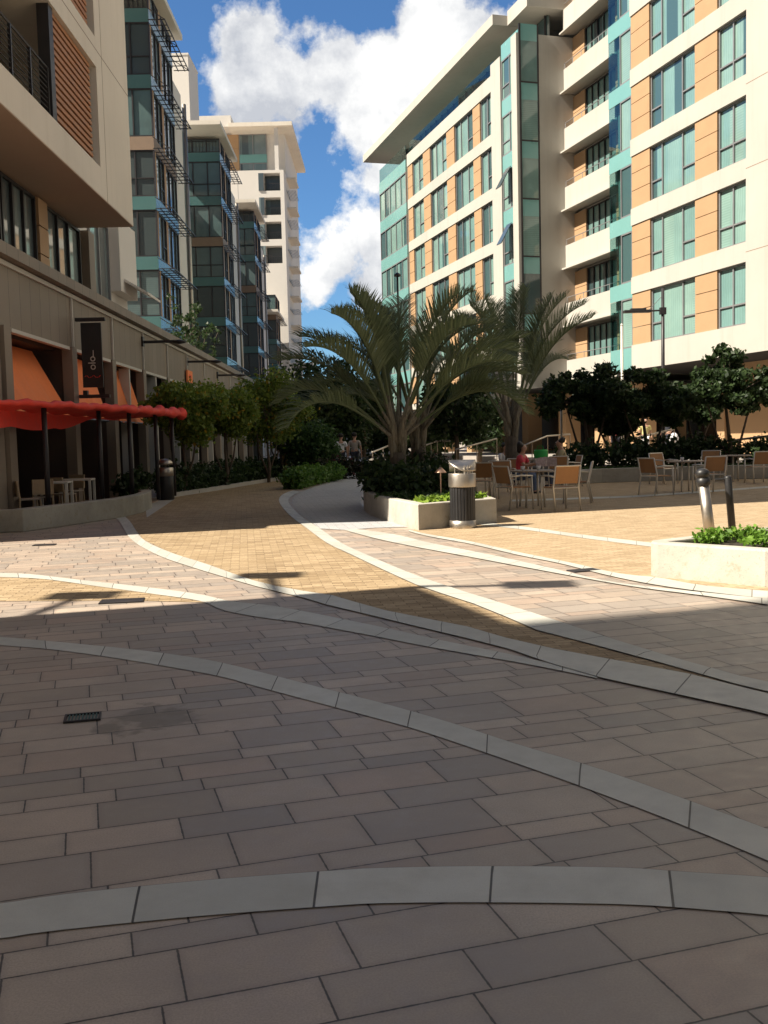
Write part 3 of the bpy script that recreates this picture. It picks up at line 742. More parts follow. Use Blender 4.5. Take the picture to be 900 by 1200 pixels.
bay_building(122.0, 'farthest glass-bayed apartment building, low and dark at the foot of the tower', 0, 0, 7, 17.2)
wb = thing('roof_plant_box', 'plain white box standing on the roofs in front of the tower', 'roof box', (-19.6, 88, 22.0))
MB().box(0, 3.55, 0, 4.5, 0, 13.2).build('wall', 'white_render', wb); MB().box(-.05, 3.6, -.05, 4.55, 13.2, 13.35).build('coping', 'white_render', wb)

# ------------------------------------------------------------------ tower
TX = -11.9
TW = thing('apartment_tower', 'tall white apartment tower at the end of the street', 'building', (TX, 130, 0))
m = MB(); m.box(-32, 0, 1.6, 22, 0, 36.6); m.box(-32, -2.6, 0, 1.6, 0, 36.6); m.box(-.5, 0, 0, 1.6, 0, 36.6)
for z in (0, 24.6+3.08*3+2.3, 24.6+3.08*2+2.3, 24.6+3.08+2.3, 24.6+2.3):
    pass
lev = [24.7+3.09*k for k in range(4)]
m.box(-2.6, -.5, 0, 1.6, 0, lev[0])
for i, z in enumerate(lev): m.box(-2.6, -.5, 0, 1.6, z+2.25, lev[i+1] if i < 3 else 36.6)
m.box(-32, 0, 3, 22, 36.6, 43.4); m.box(-32, -6.6, -.05, 4, 42.2, 43.6); m.box(-1.1, -.6, .1, .6, 36.6, 42)
m.build('wall', 'white_render', TW)
m = MB(); m.box(-6.9, 1.3, -.6, 22, 42.0, 42.5); m.build('roof', 'beige_render', TW)
for z in lev:
    window(TW, -3.3, -2.62, z, z+2.25, -.0, (), (), 'blue_glass', .06)
    r_ = MB().box(-2.55, -.55, .1, .16, z+.9, z+.96)
    for i in range(9): r_.box(-2.5+i*.23, -2.47+i*.23, .1, .15, z, z+.9)
    r_.build('railing', 'dark_metal', TW)
    MB().box(-2.6, -.5, 1.5, 1.58, z, z+2.25).build('balcony_door', 'shade_glass', TW)
for x0, x1 in ((-11.5, -8.9), (-6.0, -2.4)):
    for zz, h_ in ((36.7, 1.6), (39.4, 2.6)):
        f = MB().box(x0, x0+.1, 2.7, 2.9, zz, zz+h_).box(x1-.1, x1, 2.7, 2.9, zz, zz+h_).box((x0+x1)/2-.05, (x0+x1)/2+.05, 2.7, 2.9, zz, zz+h_).box(x0+.1, x1-.1, 2.7, 2.9, zz+h_-.1, zz+h_).build('window', 'grey_metal', TW)
        MB().box(x0+.05, x1-.05, 2.82, 2.95, zz, zz+h_).build('pane', 'blue_glass', f)
    MB().box(x0, x1, 2.75, 2.95, 38.3, 39.4).build('spandrel', 'teal_spandrel', TW)
for x0, x1 in ((-14.5, -11.55), (-8.85, -6.05)):
    pm = MB(); panel3(pm, x0, x1, 36.7, 42, 2.95); pm.v = [(x, y if y > 2.9 else 2.75, z) for x, y, z in pm.v]; pm.build('panel', 'orange_panel', TW)
for k in range(7):
    z = 13.0+k*3.9
    b = MB(); b.box(.0, 1.2, 4, 9, z, z+.25).build('balcony', 'beige_render', TW)
    sb = MB()
    for i in range(7): sb.box(.05+i*.18, .09+i*.18, 3.2, 9, z-1.7, z-1.64)
    sb.build('sunshade', 'dark_metal', TW)
for z in (8.6, 11.5):
    bo = MB().box(.01, 3.0, 1.0, 9, z, z+.35).box(2.8, 3.0, 1.0, 9, z+.35, z+1.1).build('balcony', 'white_render', TW)
m = MB()
for z in (14, 20, 26, 32): m.box(-20, -3.4, -.004, 0, z, z+.05)
for x in (-6, -10, -14): m.box(x, x+.05, -.004, 0, 10, 36.6)
m.build('wall_joint', 'grey_metal', TW)

# ------------------------------------------------------------------ neighbour behind the camera (out of frame) that shades the foreground
NB = thing('unseen_building', 'plain taupe building behind the camera on the left that shades the foreground', 'building', (0, 0, 0))
MB().prism([(-6.95, 4.63), (-6.2, 2.5), (-4.4, -1), (-3.8, -26), (-22, -26), (-22, -.2)], 0, 27).build('wall', 'taupe_cladding', NB)
MB().prism([(-7.95, 6.80), (-7.15, 4.40), (-16, 1.6), (-16, 4.2)], 0, 9.0).build('low_wing', 'taupe_cladding', NB)
MB().prism([(-6.93, 4.63), (-6.18, 2.5), (-4.3, -1), (-3.7, -26.1), (-22.1, -26.1), (-22.1, -.2)], 27, 27.3).build('coping', 'cream_render', NB)

# ------------------------------------------------------------------ orange awnings and the red canopy
for i, (a, b) in enumerate(((14.95, 18.5), (19.25, 22.7), (23.6, 26.0), (27.25, 30.3))):
    t = thing('awning', ['orange sloping awning at the left edge of the picture', 'widest orange sloping awning, left of the black hanging banner', 'orange sloping awning half hidden by the black hanging banner', 'orange sloping awning nearest the street trees'][i], 'awning', (-6.75-.02*a, a, 0), math.atan2(-1, .02), 'orange awnings over the shop bays')
    W_ = b-a; AB = -.75 if i < 2 else -.38
    m = MB(); n = 10; vs = []
    for k in range(n+1):
        x = -W_*k/n; sag = .03*math.sin(math.pi*4*k/n)
        vs += [(x*.985-.02, AB, 3.66), (x, .06+sag, 2.15+sag*.5), (x, .06+sag, 2.10), (x*.985-.02, AB, 3.62)]
    fs = []
    for k in range(n):
        o = 4*k
        for j in range(4): fs.append((o+j, o+(j+1) % 4, o+4+(j+1) % 4, o+4+j))
    fs += [(3, 2, 1, 0), tuple(4*n+j for j in range(4))]
    m.add(vs, fs); m.build('fabric', 'orange_fabric', t)
    MB().tube([(.0, .06, 2.12), (-W_, .06, 2.12)], .03, 6).build('front_bar', 'dark_metal', t)
cpath = [(-6.9, 15.6), (-6.55, 16.9), (-6.2, 18.3), (-5.85, 20), (-5.55, 22), (-5.4, 24), (-5.3, 26.2)]
cp2 = resample(cpath, 60)
CN = thing('canopy', 'red fabric terrace canopy with ruffled rolled edge on thin dark posts', 'canopy', (cpath[0][0], cpath[0][1], 0))
ox, oy = cpath[0]
pts = []; rr = []
for i, (x, y) in enumerate(cp2):
    pts.append((x-ox, y-oy, 2.26-.012*math.sin(i*.9)+.012*math.sin(i*2.3))); f_ = i/59
    rr.append(.045+.05*f_+(.012+.06*f_*f_)*math.sin(i*1.7)*math.sin(i*.63)+.02*random.random()*f_)
MB().tube(pts, rr, 10).build('rolled_edge', 'red_fabric', CN, True)
m = MB(); n = len(cp2); vs = []
for i, (x, y) in enumerate(cp2):
    rx = -6.75-.02*y+.28
    vs += [(x-ox, y-oy, 2.24), (rx-ox, y-oy, 2.16+.03*math.sin(i*.8))]
m.add(vs, [(2*i, 2*i+1, 2*i+3, 2*i+2) for i in range(n-1)])
vs = []
for i, (x, y) in enumerate(cp2):
    rx = -6.75-.02*y+.29; dz = (.30+.06*abs(math.sin(i*.22)))*max(.12, min(1, (24-y)/3))
    vs += [(rx-ox, y-oy, 2.16), (rx-ox+.02, y-oy, 2.16-dz)]
m.add(vs, [(2*i, 2*i+1, 2*i+3, 2*i+2) for i in range(n-1)])
m.build('fabric', 'red_fabric', CN)
for px, yy in ((41, 18.6), (100, 20.8), (116, 22.4), (157, 24.3), (199, 25.9)):
    k = min(range(60), key=lambda i: abs(cp2[i][1]-yy)); x, y = cp2[k]
    MB().tube([(x-ox-.22, y-oy, .1), (x-ox-.22, y-oy, 2.2)], .05, 10).build('post', 'dark_metal', CN, True)
# left terrace: low concrete wall, deck, tables and chairs
wl = thing('planter_wall', 'long low grey concrete wall edging the shaded cafe terrace on the left', 'low wall', (-6.27, 17.0, 0))
wp = [(-6.75, 16.95), (-6.27, 17.0), (-5.7, 18.6), (-5.29, 19.9), (-5.2, 21.2), (-5.35, 22.6), (-5.55, 23.4)]
wi = [(x-.24, y+.12) for x, y in wp]; wi[0] = (-6.75, 17.2); wi[-1] = (-5.85, 23.4)
MB().prism([(x+6.27, y-17) for x, y in wp+wi[::-1]], 0, .40).build('wall', 'grey_concrete', wl, bevel=.02)
td = MB().prism([(-7.05, 16.9)]+[(x-.02, y) for x, y in wi[1:-1]]+[(-5.95, 26.4), (-7.15, 26.4)], 0, .03).build('terrace_deck', 'brown_panel'); tag(td, kind='structure')

# ------------------------------------------------------------------ signs and wall lamps on the podium
bn = thing('banner_sign', 'tall narrow black banner with white lettering hanging from the podium', 'sign', (-6.75-.02*23.4+.08, 23.4, 0))
MB().box(.10, .58, -.02, .02, 2.85, 4.36).build('banner', 'black_plastic', bn)
MB().tube([(0, 0, 4.42), (.68, 0, 4.42)], .03, 6).box(-.02, .68, -.04, .04, 4.40, 4.48).build('bracket', 'dark_metal', bn)
MB().box(.0, .72, -.05, .05, 2.60, 2.68).box(.1, .2, -.06, .06, 2.68, 2.78).build('lower_bracket', 'dark_metal', bn)
def text(body, par, loc, size, rot, mat, name='lettering'):
    cu = bpy.data.curves.new(name, 'FONT'); cu.body = body; cu.size = size; cu.extrude = .004; cu.align_x = 'CENTER'; cu.align_y = 'CENTER'
    o = bpy.data.objects.new(name, cu); COL.objects.link(o); cu.materials.append(M[mat]); o.parent = par; o.location = loc; o.rotation_euler = rot
    dg = bpy.context.evaluated_depsgraph_get(); me = bpy.data.meshes.new_from_object(o.evaluated_get(dg)); me.materials.clear(); me.materials.append(M[mat])
    q = bpy.data.objects.new(name, me); COL.objects.link(q); q.parent = par; q.location = loc; q.rotation_euler = rot; bpy.data.objects.remove(o); q.name = name; return q
text('olo', bn, (.34, -.028, 3.42), .25, (R(90), R(-90), 0), 'trim_white')
MB().tube([(.37, -.026, 3.55), (.375, -.026, 3.72)], .010, 4).build('lettering_stroke', 'trim_white', bn)
m = MB()
for i in range(7): m.tube([(.15+i*.055, -.026, 3.10+.03*math.sin(i*2)), (.19+i*.055, -.026, 3.10+.03*math.sin(i*2+2))], .008, 4)
m.build('red_script', 'red_fabric', bn)
os_ = thing('wall_sign', 'small square orange sign plate on the podium above the street trees', 'sign', (-6.75-.02*38+.05, 38.0, 0))
MB().box(.0, .06, -.05, .95, 3.85, 4.30).build('plate', 'orange_fabric', os_); MB().box(.06, .066, .2, .7, 4.02, 4.14).build('emblem', 'red_fabric', os_)
for i, y in enumerate((30.7, 38.4, 46.4)):
    t = thing('wall_lamp', ['black wall lamp arm above the podium shopfronts, nearest the banner', 'black wall lamp arm above the street trees, middle of three', 'black wall lamp arm farthest down the podium'][i], 'lamp', (-6.75-.02*y, y, 0), 0, 'lamp arms on the podium wall')
    MB().box(.02, 1.1, -.035, .035, 4.60, 4.68).build('arm', 'dark_metal', t)
    MB().lathe([(.05, 0), (.2, .03), (.24, .07), (.1, .12)], 12).build('lamp_head', 'dark_metal', t, True).location = (1.15, 0, 4.56)
    MB().box(0, .06, -.1, .1, 4.5, 4.8).build('wall_plate', 'dark_metal', t)

# ------------------------------------------------------------------ planters
pl = thing('planter', 'curved tan concrete planter holding the two big palms, centre of the plaza', 'planter', (.54, 15.45, 0))
out = [(.54, 15.45), (1.0, 15.85), (1.9, 16.5), (1.85, 17.3), (1.6, 18.6), (1.75, 20.2), (1.7, 22.6), (.9, 23.6), (.1, 23.3), (-.3, 22.4), (-.44, 21.3), (-.4, 20.0), (-.25, 18.7), (.0, 17.5), (.35, 16.3)]
cx = sum(p[0] for p in out)/len(out); cy = sum(p[1] for p in out)/len(out)
def inset(poly, d):
    n = len(poly); res = []
    ar = sum(poly[i][0]*poly[(i+1) % n][1]-poly[(i+1) % n][0]*poly[i][1] for i in range(n)); sg = 1 if ar > 0 else -1
    for i in range(n):
        p0, p1, p2 = Vector(poly[i-1]), Vector(poly[i]), Vector(poly[(i+1) % n])
        e1 = (p1-p0).normalized(); e2 = (p2-p1).normalized(); n1 = Vector((-e1.y, e1.x))*sg; n2 = Vector((-e2.y, e2.x))*sg
        b = (n1+n2); b = b/max(.3, b.length_squared)*2; res.append((p1.x+b.x*d, p1.y+b.y*d))
    return res
def ring_planter(mb, poly, w_, h):
    ins = inset(poly, w_); n = len(poly)
    ar = sum(poly[i][0]*poly[(i+1) % n][1]-poly[(i+1) % n][0]*poly[i][1] for i in range(n))
    vs = [(x, y, 0) for x, y in poly]+[(x, y, h) for x, y in poly]+[(x, y, h) for x, y in ins]+[(x, y, h*.3) for x, y in ins]
    fs = []
    for i in range(n):
        j = (i+1) % n
        for k in range(3): fs.append((k*n+i, k*n+j, (k+1)*n+j, (k+1)*n+i) if ar > 0 else (k*n+j, k*n+i, (k+1)*n+i, (k+1)*n+j))
    mb.add(vs, fs); return ins
sh_ = [(x-.54, y-15.45) for x, y in out]
m = MB(); ins = ring_planter(m, sh_, .17, .415); m.build('wall', 'planter_concrete', pl, bevel=.018)
MB().prism(ins, .05, .33).build('soil', 'soil', pl)
pr2 = thing('planter', 'pale sunlit concrete planter with rounded corner at the right edge', 'planter', (2.74, 9.7, 0))
rp = [(2.72, 9.78), (2.70, 9.9), (2.74, 10.02), (4.35, 11.1), (6.6, 11.5), (7.2, 9.4), (5.2, 8.3), (3.5, 8.98), (2.84, 9.66)]
sh_ = [(x-2.74, y-9.7) for x, y in rp]
m = MB(); ins2 = ring_planter(m, sh_, .17, .35); m.build('wall', 'planter_concrete', pr2, bevel=.018)
MB().prism(ins2, .05, .28).build('soil', 'soil', pr2)
# low retaining wall behind the cafe tables
rw = thing('retaining_wall', 'long low grey concrete wall behind the cafe tables, below the dark hedge', 'low wall', (5.3, 28.6, 0))
wp2 = [(0, 0), (1.2, .55), (3.2, .8), (6, .6), (11, -.6)]
MB().prism(wp2+[(x, y+.3) for x, y in wp2[::-1]], 0, .42).build('wall', 'grey_concrete', rw, bevel=.02)
bed = MB().prism([(5.3, 28.95), (6.5, 29.5), (8.5, 29.75), (11.3, 29.5), (16.3, 28.3), (17, 33), (9, 35), (5.0, 35)], .0, .36).build('planting_bed', 'soil'); tag(bed, kind='structure')

# ------------------------------------------------------------------ palms
def frond(par, base, az, el0, length, droop, width=.42, mat='palm_leaf', npair=68, petiole=.26):
    m = MB(); p = Vector(base); N = 22; seg = length/N; pts = []; dirs = []
    for i in range(N+1):
        f = i/N; el = el0-droop*(f**1.9)
        d = Vector((math.cos(el)*math.cos(az), math.cos(el)*math.sin(az), math.sin(el)))
        pts.append(p.copy()); dirs.append(d); p = p+d*seg
    m.tube(pts, [.026*(1-.85*i/N)+.004 for i in range(N+1)], 5)
    side = Vector((-math.sin(az), math.cos(az), 0))
    for k in range(npair):
        f = petiole+(1-petiole)*(k+.5)/npair; q = f*N; i = min(N-1, int(q)); a = q-i
        c = pts[i].lerp(pts[i+1], a); d = dirs[i]; up = side.cross(d)*-1
        if up.z < 0: up = -up
        ll = width*(.55+.9*math.sin(math.pi*min(1, (f-petiole)/(1-petiole)*.86+.12)))*(.85+.3*random.random())
        for sg in (-1, 1):
            dv = (d*.75+side*sg*.62+up*(.45+.12*random.uniform(-1, 1))).normalized()
            mid = c+dv*ll*.55; tip = c+dv*ll+Vector((0, 0, -.10*ll-.12*ll*random.random()))
            wv = d.cross(dv).cross(dv).normalized()*.0095
            m.add([c-wv, c+wv, mid+wv*1.1, mid-wv*1.1, tip], [(0, 1, 2, 3), (3, 2, 4)])
    return m.build('frond', mat, par)
def palm(loc, trunk_h, fr, label, crown_r=.2, sc=1.0, group='palms in the planters'):
    t = thing('palm_tree', label, 'palm', loc, 0, group)
    tr = MB(); prof = []
    for i in range(9):
        z = trunk_h*i/8; prof.append((.155*sc*(1.12-.12*i/8)*(1.0+.07*(i % 2)), z))
    tr.lathe(prof, 12).build('trunk', 'palm_trunk', t)
    # flaring crown shaft of overlapping leaf bases in three ranks
    for i in range(15):
        az = fr[0][0]+i*2.094+random.uniform(-.3, .3); zz = trunk_h-.22+.03*i
        c0 = Vector((math.cos(az)*.07*sc, math.sin(az)*.07*sc, zz)); e1 = Vector((math.cos(az)*.15*sc, math.sin(az)*.15*sc, zz+.30*sc)); e2 = Vector((math.cos(az)*.185*sc, math.sin(az)*.185*sc, zz+.48*sc))
        MB().tube([c0, c0.lerp(e1, .5), e1, e2], [.055*sc, .066*sc, .038*sc, .010*sc], 6).build('old_leaf_base', 'palm_base', t)
    for i, (az, el, ln, dr) in enumerate(fr):
        b = MB(); zz = trunk_h-.1+.5*sc*i/len(fr); r0 = .075*sc
        c0 = Vector((math.cos(az)*r0, math.sin(az)*r0, zz)); e1 = Vector((math.cos(az)*(r0+.085*sc), math.sin(az)*(r0+.085*sc), zz+.42*sc))
        d = Vector((math.cos(el)*math.cos(az), math.cos(el)*math.sin(az), math.sin(el))); e2 = e1+d*.5*sc
        b.tube([c0, c0.lerp(e1, .5), e1, e2], [.075*sc, .08*sc, .045*sc, .018*sc], 8)
        b.build('leaf_base', 'palm_base', t, True)
        frond(t, e2-d*.1, az, el, ln, dr, .47*sc)
    return t
def ring(n, elo, ehi, lmin, lmax, dmin, dmax, off=0.0):
    # three-ranked crown; the low fronds spread mainly to the two sides
    out = []
    for i in range(n):
        f = i/(n-1); az = (0 if i % 2 else math.pi)+random.uniform(-.85, .85)+off
        if i % 5 == 4: az = math.pi/2+random.uniform(-.5, .5)
        out.append((az, R(elo+(ehi-elo)*f**.8+random.uniform(-5, 5)), lmin+(lmax-lmin)*random.random(), R(dmin+(dmax-dmin)*(1-f)+random.uniform(-12, 12))))
    return out
p1 = atd(467, 560, 20.0)
palm((p1[0], 20.0, .33), .85, ring(21, 32, 84, 2.15, 2.7, 48, 92, R(6)), 'big triangle palm in the planter, front left of the pair')
p2 = atd(491, 560, 21.6)
palm((p2[0], 21.6, .33), .95, ring(13, 38, 80, 2.1, 2.6, 46, 85, R(-8)), 'triangle palm in the planter, close behind the front one')
p3 = atd(600, 540, 28.0)
palm((p3[0], 28.0, .3), 1.15, ring(17, 52, 86, 2.6, 3.2, 25, 65, R(4)), 'taller upright triangle palm behind the cafe tables', sc=1.15)

# ------------------------------------------------------------------ plants
def bl(l): return l
shrub('shrub', 'dark rounded shrub around the foot of the two palms', 'shrub', (.35, 19.0, .33), [(0, 0, .3, .6, .6, .42), (-.45, .8, .32, .45, .5, .4), (.5, .5, .28, .5, .5, .36), (.9, 1.2, .28, .5, .5, .4), (-.2, 1.9, .4, .5, .6, .5), (.6, 2.4, .35, .6, .6, .5)], 4200, .075, 'leaf_hedge')
gc = MB(); b_ = []
for i in range(26):
    a = random.random(); x = -.15+1.75*random.random(); y = 17.0+1.5*random.random()
    if x < .1+(17.6-y)*.35: continue
    b_.append((x, y, .40, .22, .22, .07))
leaves(gc, b_, 2600, .05, .3, .5); tag(gc.build('ground_cover', 'leaf_mid'), kind='stuff')
lim = [(.72, 16.15), (.95, 16.3), (1.2, 16.5), (1.45, 16.62), (.85, 16.55), (1.1, 16.75), (1.65, 16.9), (.6, 16.4)]
for i, (x, y) in enumerate(lim):
    shrub('lettuce_plant', 'small lime green leafy plant along the front corner of the palm planter', 'plant', (x, y, .33), [(0, 0, .06, .13, .13, .08), (.05, .04, .09, .09, .09, .07)], 110, .075, 'leaf_lime', 'lime plants in the palm planter', stems=2, flat=.5)
gc = MB(); b_ = []
for i in range(160):
    x = 3.1+3.6*random.random(); y = 9.0+2.2*random.random()
    # inside the right planter only
    if y < 9.85-(x-2.9)*.55+.15 and x < 5.2: continue
    if y > 9.95+(x-2.74)*.60-.1: continue
    if x < 3.25: continue
    b_.append((x, y, .37, .17, .17, .09))
leaves(gc, b_, 13000, .034, .2, .4); tag(gc.build('ground_cover', 'leaf_bright'), kind='stuff')
hedge('hedge', 'low dark green hedge along the kerb in front of the podium', [(-6.15, 27.5), (-5.6, 30.4), (-4.95, 34.6), (-4.1, 39.0)], .85, .85, 9000, .085, 'leaf_hedge')
hedge('hedge', 'long dark hedge on the bed behind the cafe tables', [(5.6, 30.6), (8.5, 31.2), (12, 31.2), (16.2, 29.8)], .95, 1.0, 9000, .09, 'leaf_dark', z0=.34)
gr = MB(); b_ = [(5.8+i*.16, 29.55+.25*math.sin(i*.05)+random.uniform(-.12, .2)-(max(0, i-35)*.012), .42, .16, .2, .05) for i in range(64)]
leaves(gr, b_, 4500, .05, .2, .3); tag(gr.build('grass', 'leaf_mid'), kind='stuff')
hedge('hedge', 'low dark reddish hedge across the end of the stone path', [(-2.4, 36.5), (-1.0, 37.2), (.6, 37.5), (2.2, 36.5)], .8, .8, 5200, .09, 'leaf_redhedge')
hedge('shrub', 'feathery bright green shrubs at the bend of the stone path', [(-2.75, 29.8), (-2.6, 31.5), (-2.3, 33.6), (-1.7, 35.4)], .62, .75, 8000, .075, 'leaf_fern', cat='shrub')
shrub('round_bush', 'big clipped round green bush beside the street trees', 'bush', (atd(366, 520, 38)[0], 38, 0), [(0, 0, 1.4, .95, .95, .85), (.3, -.2, .95, .85, .85, .8), (-.35, .1, 1.0, .85, .85, .8)], 9000, .085, 'leaf_bush')
street_trees = [(213, 478, 28.5, 1.05, 1.0, .98), (262, 482, 31.5, .95, .95, 1.0), (312, 478, 35.5, 1.35, 1.2, 1.25), (327, 490, 38.0, .75, .8, .95)]
lbs = ['yellow-green flowering street tree nearest the bin, crown over the red canopy end', 'slim yellow-green street tree second from the bin', 'tallest and widest yellow-green street tree, in the hedge by the podium', 'small street tree farthest down the hedge, next to the round bush']
for (px, py, d, rx, ry, rz), l_ in zip(street_trees, lbs):
    c = atd(px, py, d)
    tree('street_tree', l_, 'tree', (c[0], d, 0), [(0, 0, c[2], rx*1.2, ry*1.15, rz*1.12)], 10500, .075, 'leaf_street',
         [([(0, 0, 0), (.05, 0, .6), (.0, .05, 1.2), (.03, 0, c[2]-.4)], .065, .035), ([(.0, 0, .3), (.25, .1, 1.0), (.45, .2, c[2]-.2)], .045, .015), ([(0, 0, .3), (-.3, -.1, 1.1), (-.4, -.2, c[2]-.1)], .045, .015)], 'yellow-green street trees', k=14)
bg = [(385, 470, 58, 2.9, 2.5, 3.3, 'dark dense tree behind the round bush, left of the palms'), (352, 500, 66, 2.2, 2, 2.2, 'dark tree low at the foot of the tower'), (425, 482, 64, 2.3, 2.2, 2.1, 'dark open tree with sky showing through, behind the front palm'),
      (452, 505, 70, 2.4, 2.2, 2.0, 'dark low tree at the end of the street behind the steps'), (532, 478, 40, 1.7, 1.5, 1.7, 'dark tree between the palms and the terrace'), (560, 490, 46, 1.6, 1.5, 1.5, 'small dark tree beside the upright palm'), (505, 500, 52, 1.8, 1.6, 1.6, 'dark tree just right of the paired palm trunks')]
for px, py, d, rx, ry, rz, l_ in bg:
    c = atd(px, py, d)
    tree('dense_tree', l_, 'tree', (c[0], d, 0), [(0, 0, c[2], rx, ry, rz)], 7500 if d > 50 else 5200, .17 if d > 50 else .13, 'leaf_dark', [([(0, 0, 0), (.1, 0, c[2]*.4), (0, 0, c[2])], .14, .05)], 'dark background trees', k=18)
rt = [(683, 458, 33, [(-.75, 0, -.25, .75, .8, .7), (-.1, .2, .25, .8, .8, .65), (.55, 0, .05, .75, .8, .75), (1.05, .3, -.35, .7, .7, .6), (.1, -.3, -.5, .9, .8, .5)], 'dark tree left of the lamp post, in front of the arcade'),
      (752, 462, 32, [(-.6, 0, .15, .7, .7, .7), (.1, .1, .5, .65, .7, .55), (.55, 0, -.15, .85, .8, .7), (-.1, -.2, -.45, .8, .8, .5), (1.0, .2, -.5, .55, .6, .45)], 'dark tree behind the black lamp post'),
      (850, 452, 31, [(-.95, 0, -.35, .75, .7, .55), (-.35, 0, .2, .7, .7, .6), (.0, .1, .95, .5, .5, .45), (.25, 0, .5, .7, .7, .55), (.75, .2, -.1, .8, .8, .65), (1.5, .2, .1, .8, .8, .7), (.3, -.3, -.6, .9, .8, .4)], 'dark spreading tree at the right edge with a leaning trunk')]
rt += [(716, 478, 34.2, [(-.5, 0, 0, .7, .7, .6), (.3, .1, .2, .7, .7, .6), (.2, -.2, -.4, .9, .8, .5)], 'low dark tree filling the gap left of the black lamp post'),
       (806, 474, 33.4, [(-.6, 0, -.1, .75, .7, .6), (.1, .1, .3, .7, .7, .6), (.6, 0, -.2, .8, .7, .55)], 'low dark tree between the lamp post and the tall right-hand tree')]
for px, py, d, cr_, l_ in rt:
    c = atd(px, py, d)
    tree('plaza_tree', l_, 'tree', (c[0], d, .3), [(a*1.1, b, c[2]-.4+z, rx*1.1, ry*1.1, rz*1.1) for a, b, z, rx, ry, rz in cr_], 12000, .09, 'leaf_dark',
         [([(.2, 0, 0), (.15, 0, .7), (0, 0, c[2]-.8)], .09, .04), ([(.2, 0, .1), (.5, 0, .9), (.9, .1, c[2]-.6)], .06, .02), ([(.2, 0, .1), (-.2, .1, .9), (-.6, .1, c[2]-.6)], .06, .02)], 'dark plaza trees by the arcade', k=7)

# ------------------------------------------------------------------ street furniture
b = g(543, 619)
bn_ = thing('litter_bin', 'round steel and black ribbed litter bin with scooped hood, at the palm planter corner', 'bin', (b[0], b[1]+.06, .004), R(-8))
MB().lathe([(.212, 0), (.215, .01), (.215, .12), (.205, .125)], 40).build('base_ring', 'steel', bn_, True)
m = MB(); n = 120; prof = []
vs = []
for z in (.12, .66):
    for j in range(n):
        a = 2*math.pi*j/n; r = .203 if (j % 5) < 4 else .193
        vs.append((r*math.cos(a), r*math.sin(a), z))
m.add(vs, [(j, (j+1) % n, n+(j+1) % n, n+j) for j in range(n)]); m.build('body', 'black_plastic', bn_)
MB().lathe([(.2, .655), (.218, .66), (.220, .67), (.220, .865), (.214, .875), (.17, .875)], 40).build('upper_ring', 'steel', bn_, True)
MB().lathe([(.17, .8), (.17, .874), (.05, .874)], 24).build('opening', 'black_plastic', bn_)
# hood: curved steel scoop leaning over the opening
m = MB(); nx, ny = 16, 10; vs = []
for i in range(nx+1):
    x = -.215+.43*i/nx; low = 1.075-.165*min(1, ((i/nx)/.55))**.7
    for j in range(ny+1):
        f = j/ny; z = 1.08+(low-1.08)*f
        y = .10-.27*math.sin(f*math.pi/2)*math.sqrt(max(.08, 1-(x/.23)**2))
        vs.append((x, y, z))
q = ny+1
m.add(vs, [(i*q+j, (i+1)*q+j, (i+1)*q+j+1, i*q+j+1) for i in range(nx) for j in range(ny)])
m.add([(-.215, .10, 1.08), (.215, .10, 1.08), (.215, .17, .9), (-.215, .17, .9)], [(3, 2, 1, 0)])
ho = m.build('hood', 'steel', bn_, True); so = ho.modifiers.new('Solidify', 'SOLIDIFY'); so.thickness = .010
m = MB()
# end cheeks of the scoop
for x, y in ((.05, -.16), (.10, -.14), (.14, -.11), (.17, -.06), (-.12, .13), (.12, .13)): m.tube([(x, y, .87), (x, y, 1.0)], .012, 6)
m.build('hood_post', 'steel', bn_)
c = g(195, 586)
lb_ = thing('litter_bin', 'black round litter bin with domed steel top, before the hedge on the left', 'bin', (c[0], c[1], .008))
MB().lathe([(.19, 0), (.21, .02), (.21, .62), (.2, .64)], 28).build('body', 'black_plastic', lb_, True)
MB().lathe([(.2, .62), (.216, .63), (.216, .84), (.2, .85)], 28).build('steel_band', 'steel', lb_, True)
MB().lathe([(.21, .92), (.205, .98), (.16, 1.04), (.09, 1.075), (.005, 1.085)], 28).build('dome', 'steel', lb_, True)
m = MB()
for k in range(4): a = k*math.pi/2+.6; m.tube([(.19*math.cos(a), .19*math.sin(a), .83), (.19*math.cos(a), .19*math.sin(a), .95)], .015, 6)
m.build('dome_post', 'dark_metal', lb_)
# leaning bollards
d0 = atd(834, 645, 12.0)
def lean(o, rx, ry): o.rotation_euler = (rx, ry, 0)
bo = thing('ash_bollard', 'leaning steel smoking bollard with black cap behind the right planter', 'bollard', (d0[0], 12.0, 0)); lean(bo, 0, R(-7))
MB().lathe([(.066, 0), (.066, .80)], 24).build('post', 'steel', bo, True)
MB().lathe([(.068, .80), (.082, .81), (.082, .88), (.072, .885), (.072, .91), (.084, .915), (.082, .97), (.05, 1.0), (.004, 1.012)], 24).build('cap', 'black_plastic', bo, True)
d1 = atd(860, 645, 12.1)
bo = thing('bollard', 'slim leaning black post right of the steel smoking bollard', 'bollard', (d1[0], 12.1, 0)); lean(bo, 0, R(-5))
MB().lathe([(.045, 0), (.045, .88), (.035, .9)], 18).build('post', 'black_plastic', bo, True)
MB().tube([(0, 0, .86), (-.16, 0, .87)], .018, 6).build('bracket', 'black_plastic', bo)
# garden spike lamp in the planter
sl = atd(517, 590, 17.6)
gl_ = thing('path_light', 'small copper mushroom path light on a thin stem behind the bin', 'lamp', (sl[0], 17.6, .33))
MB().tube([(0, 0, 0), (0, 0, .52)], .012, 6).build('stem', 'copper', gl_)
MB().lathe([(.11, .50), (.105, .51), (.06, .56), (.015, .60)], 16).build('lamp_shade', 'copper', gl_, True)
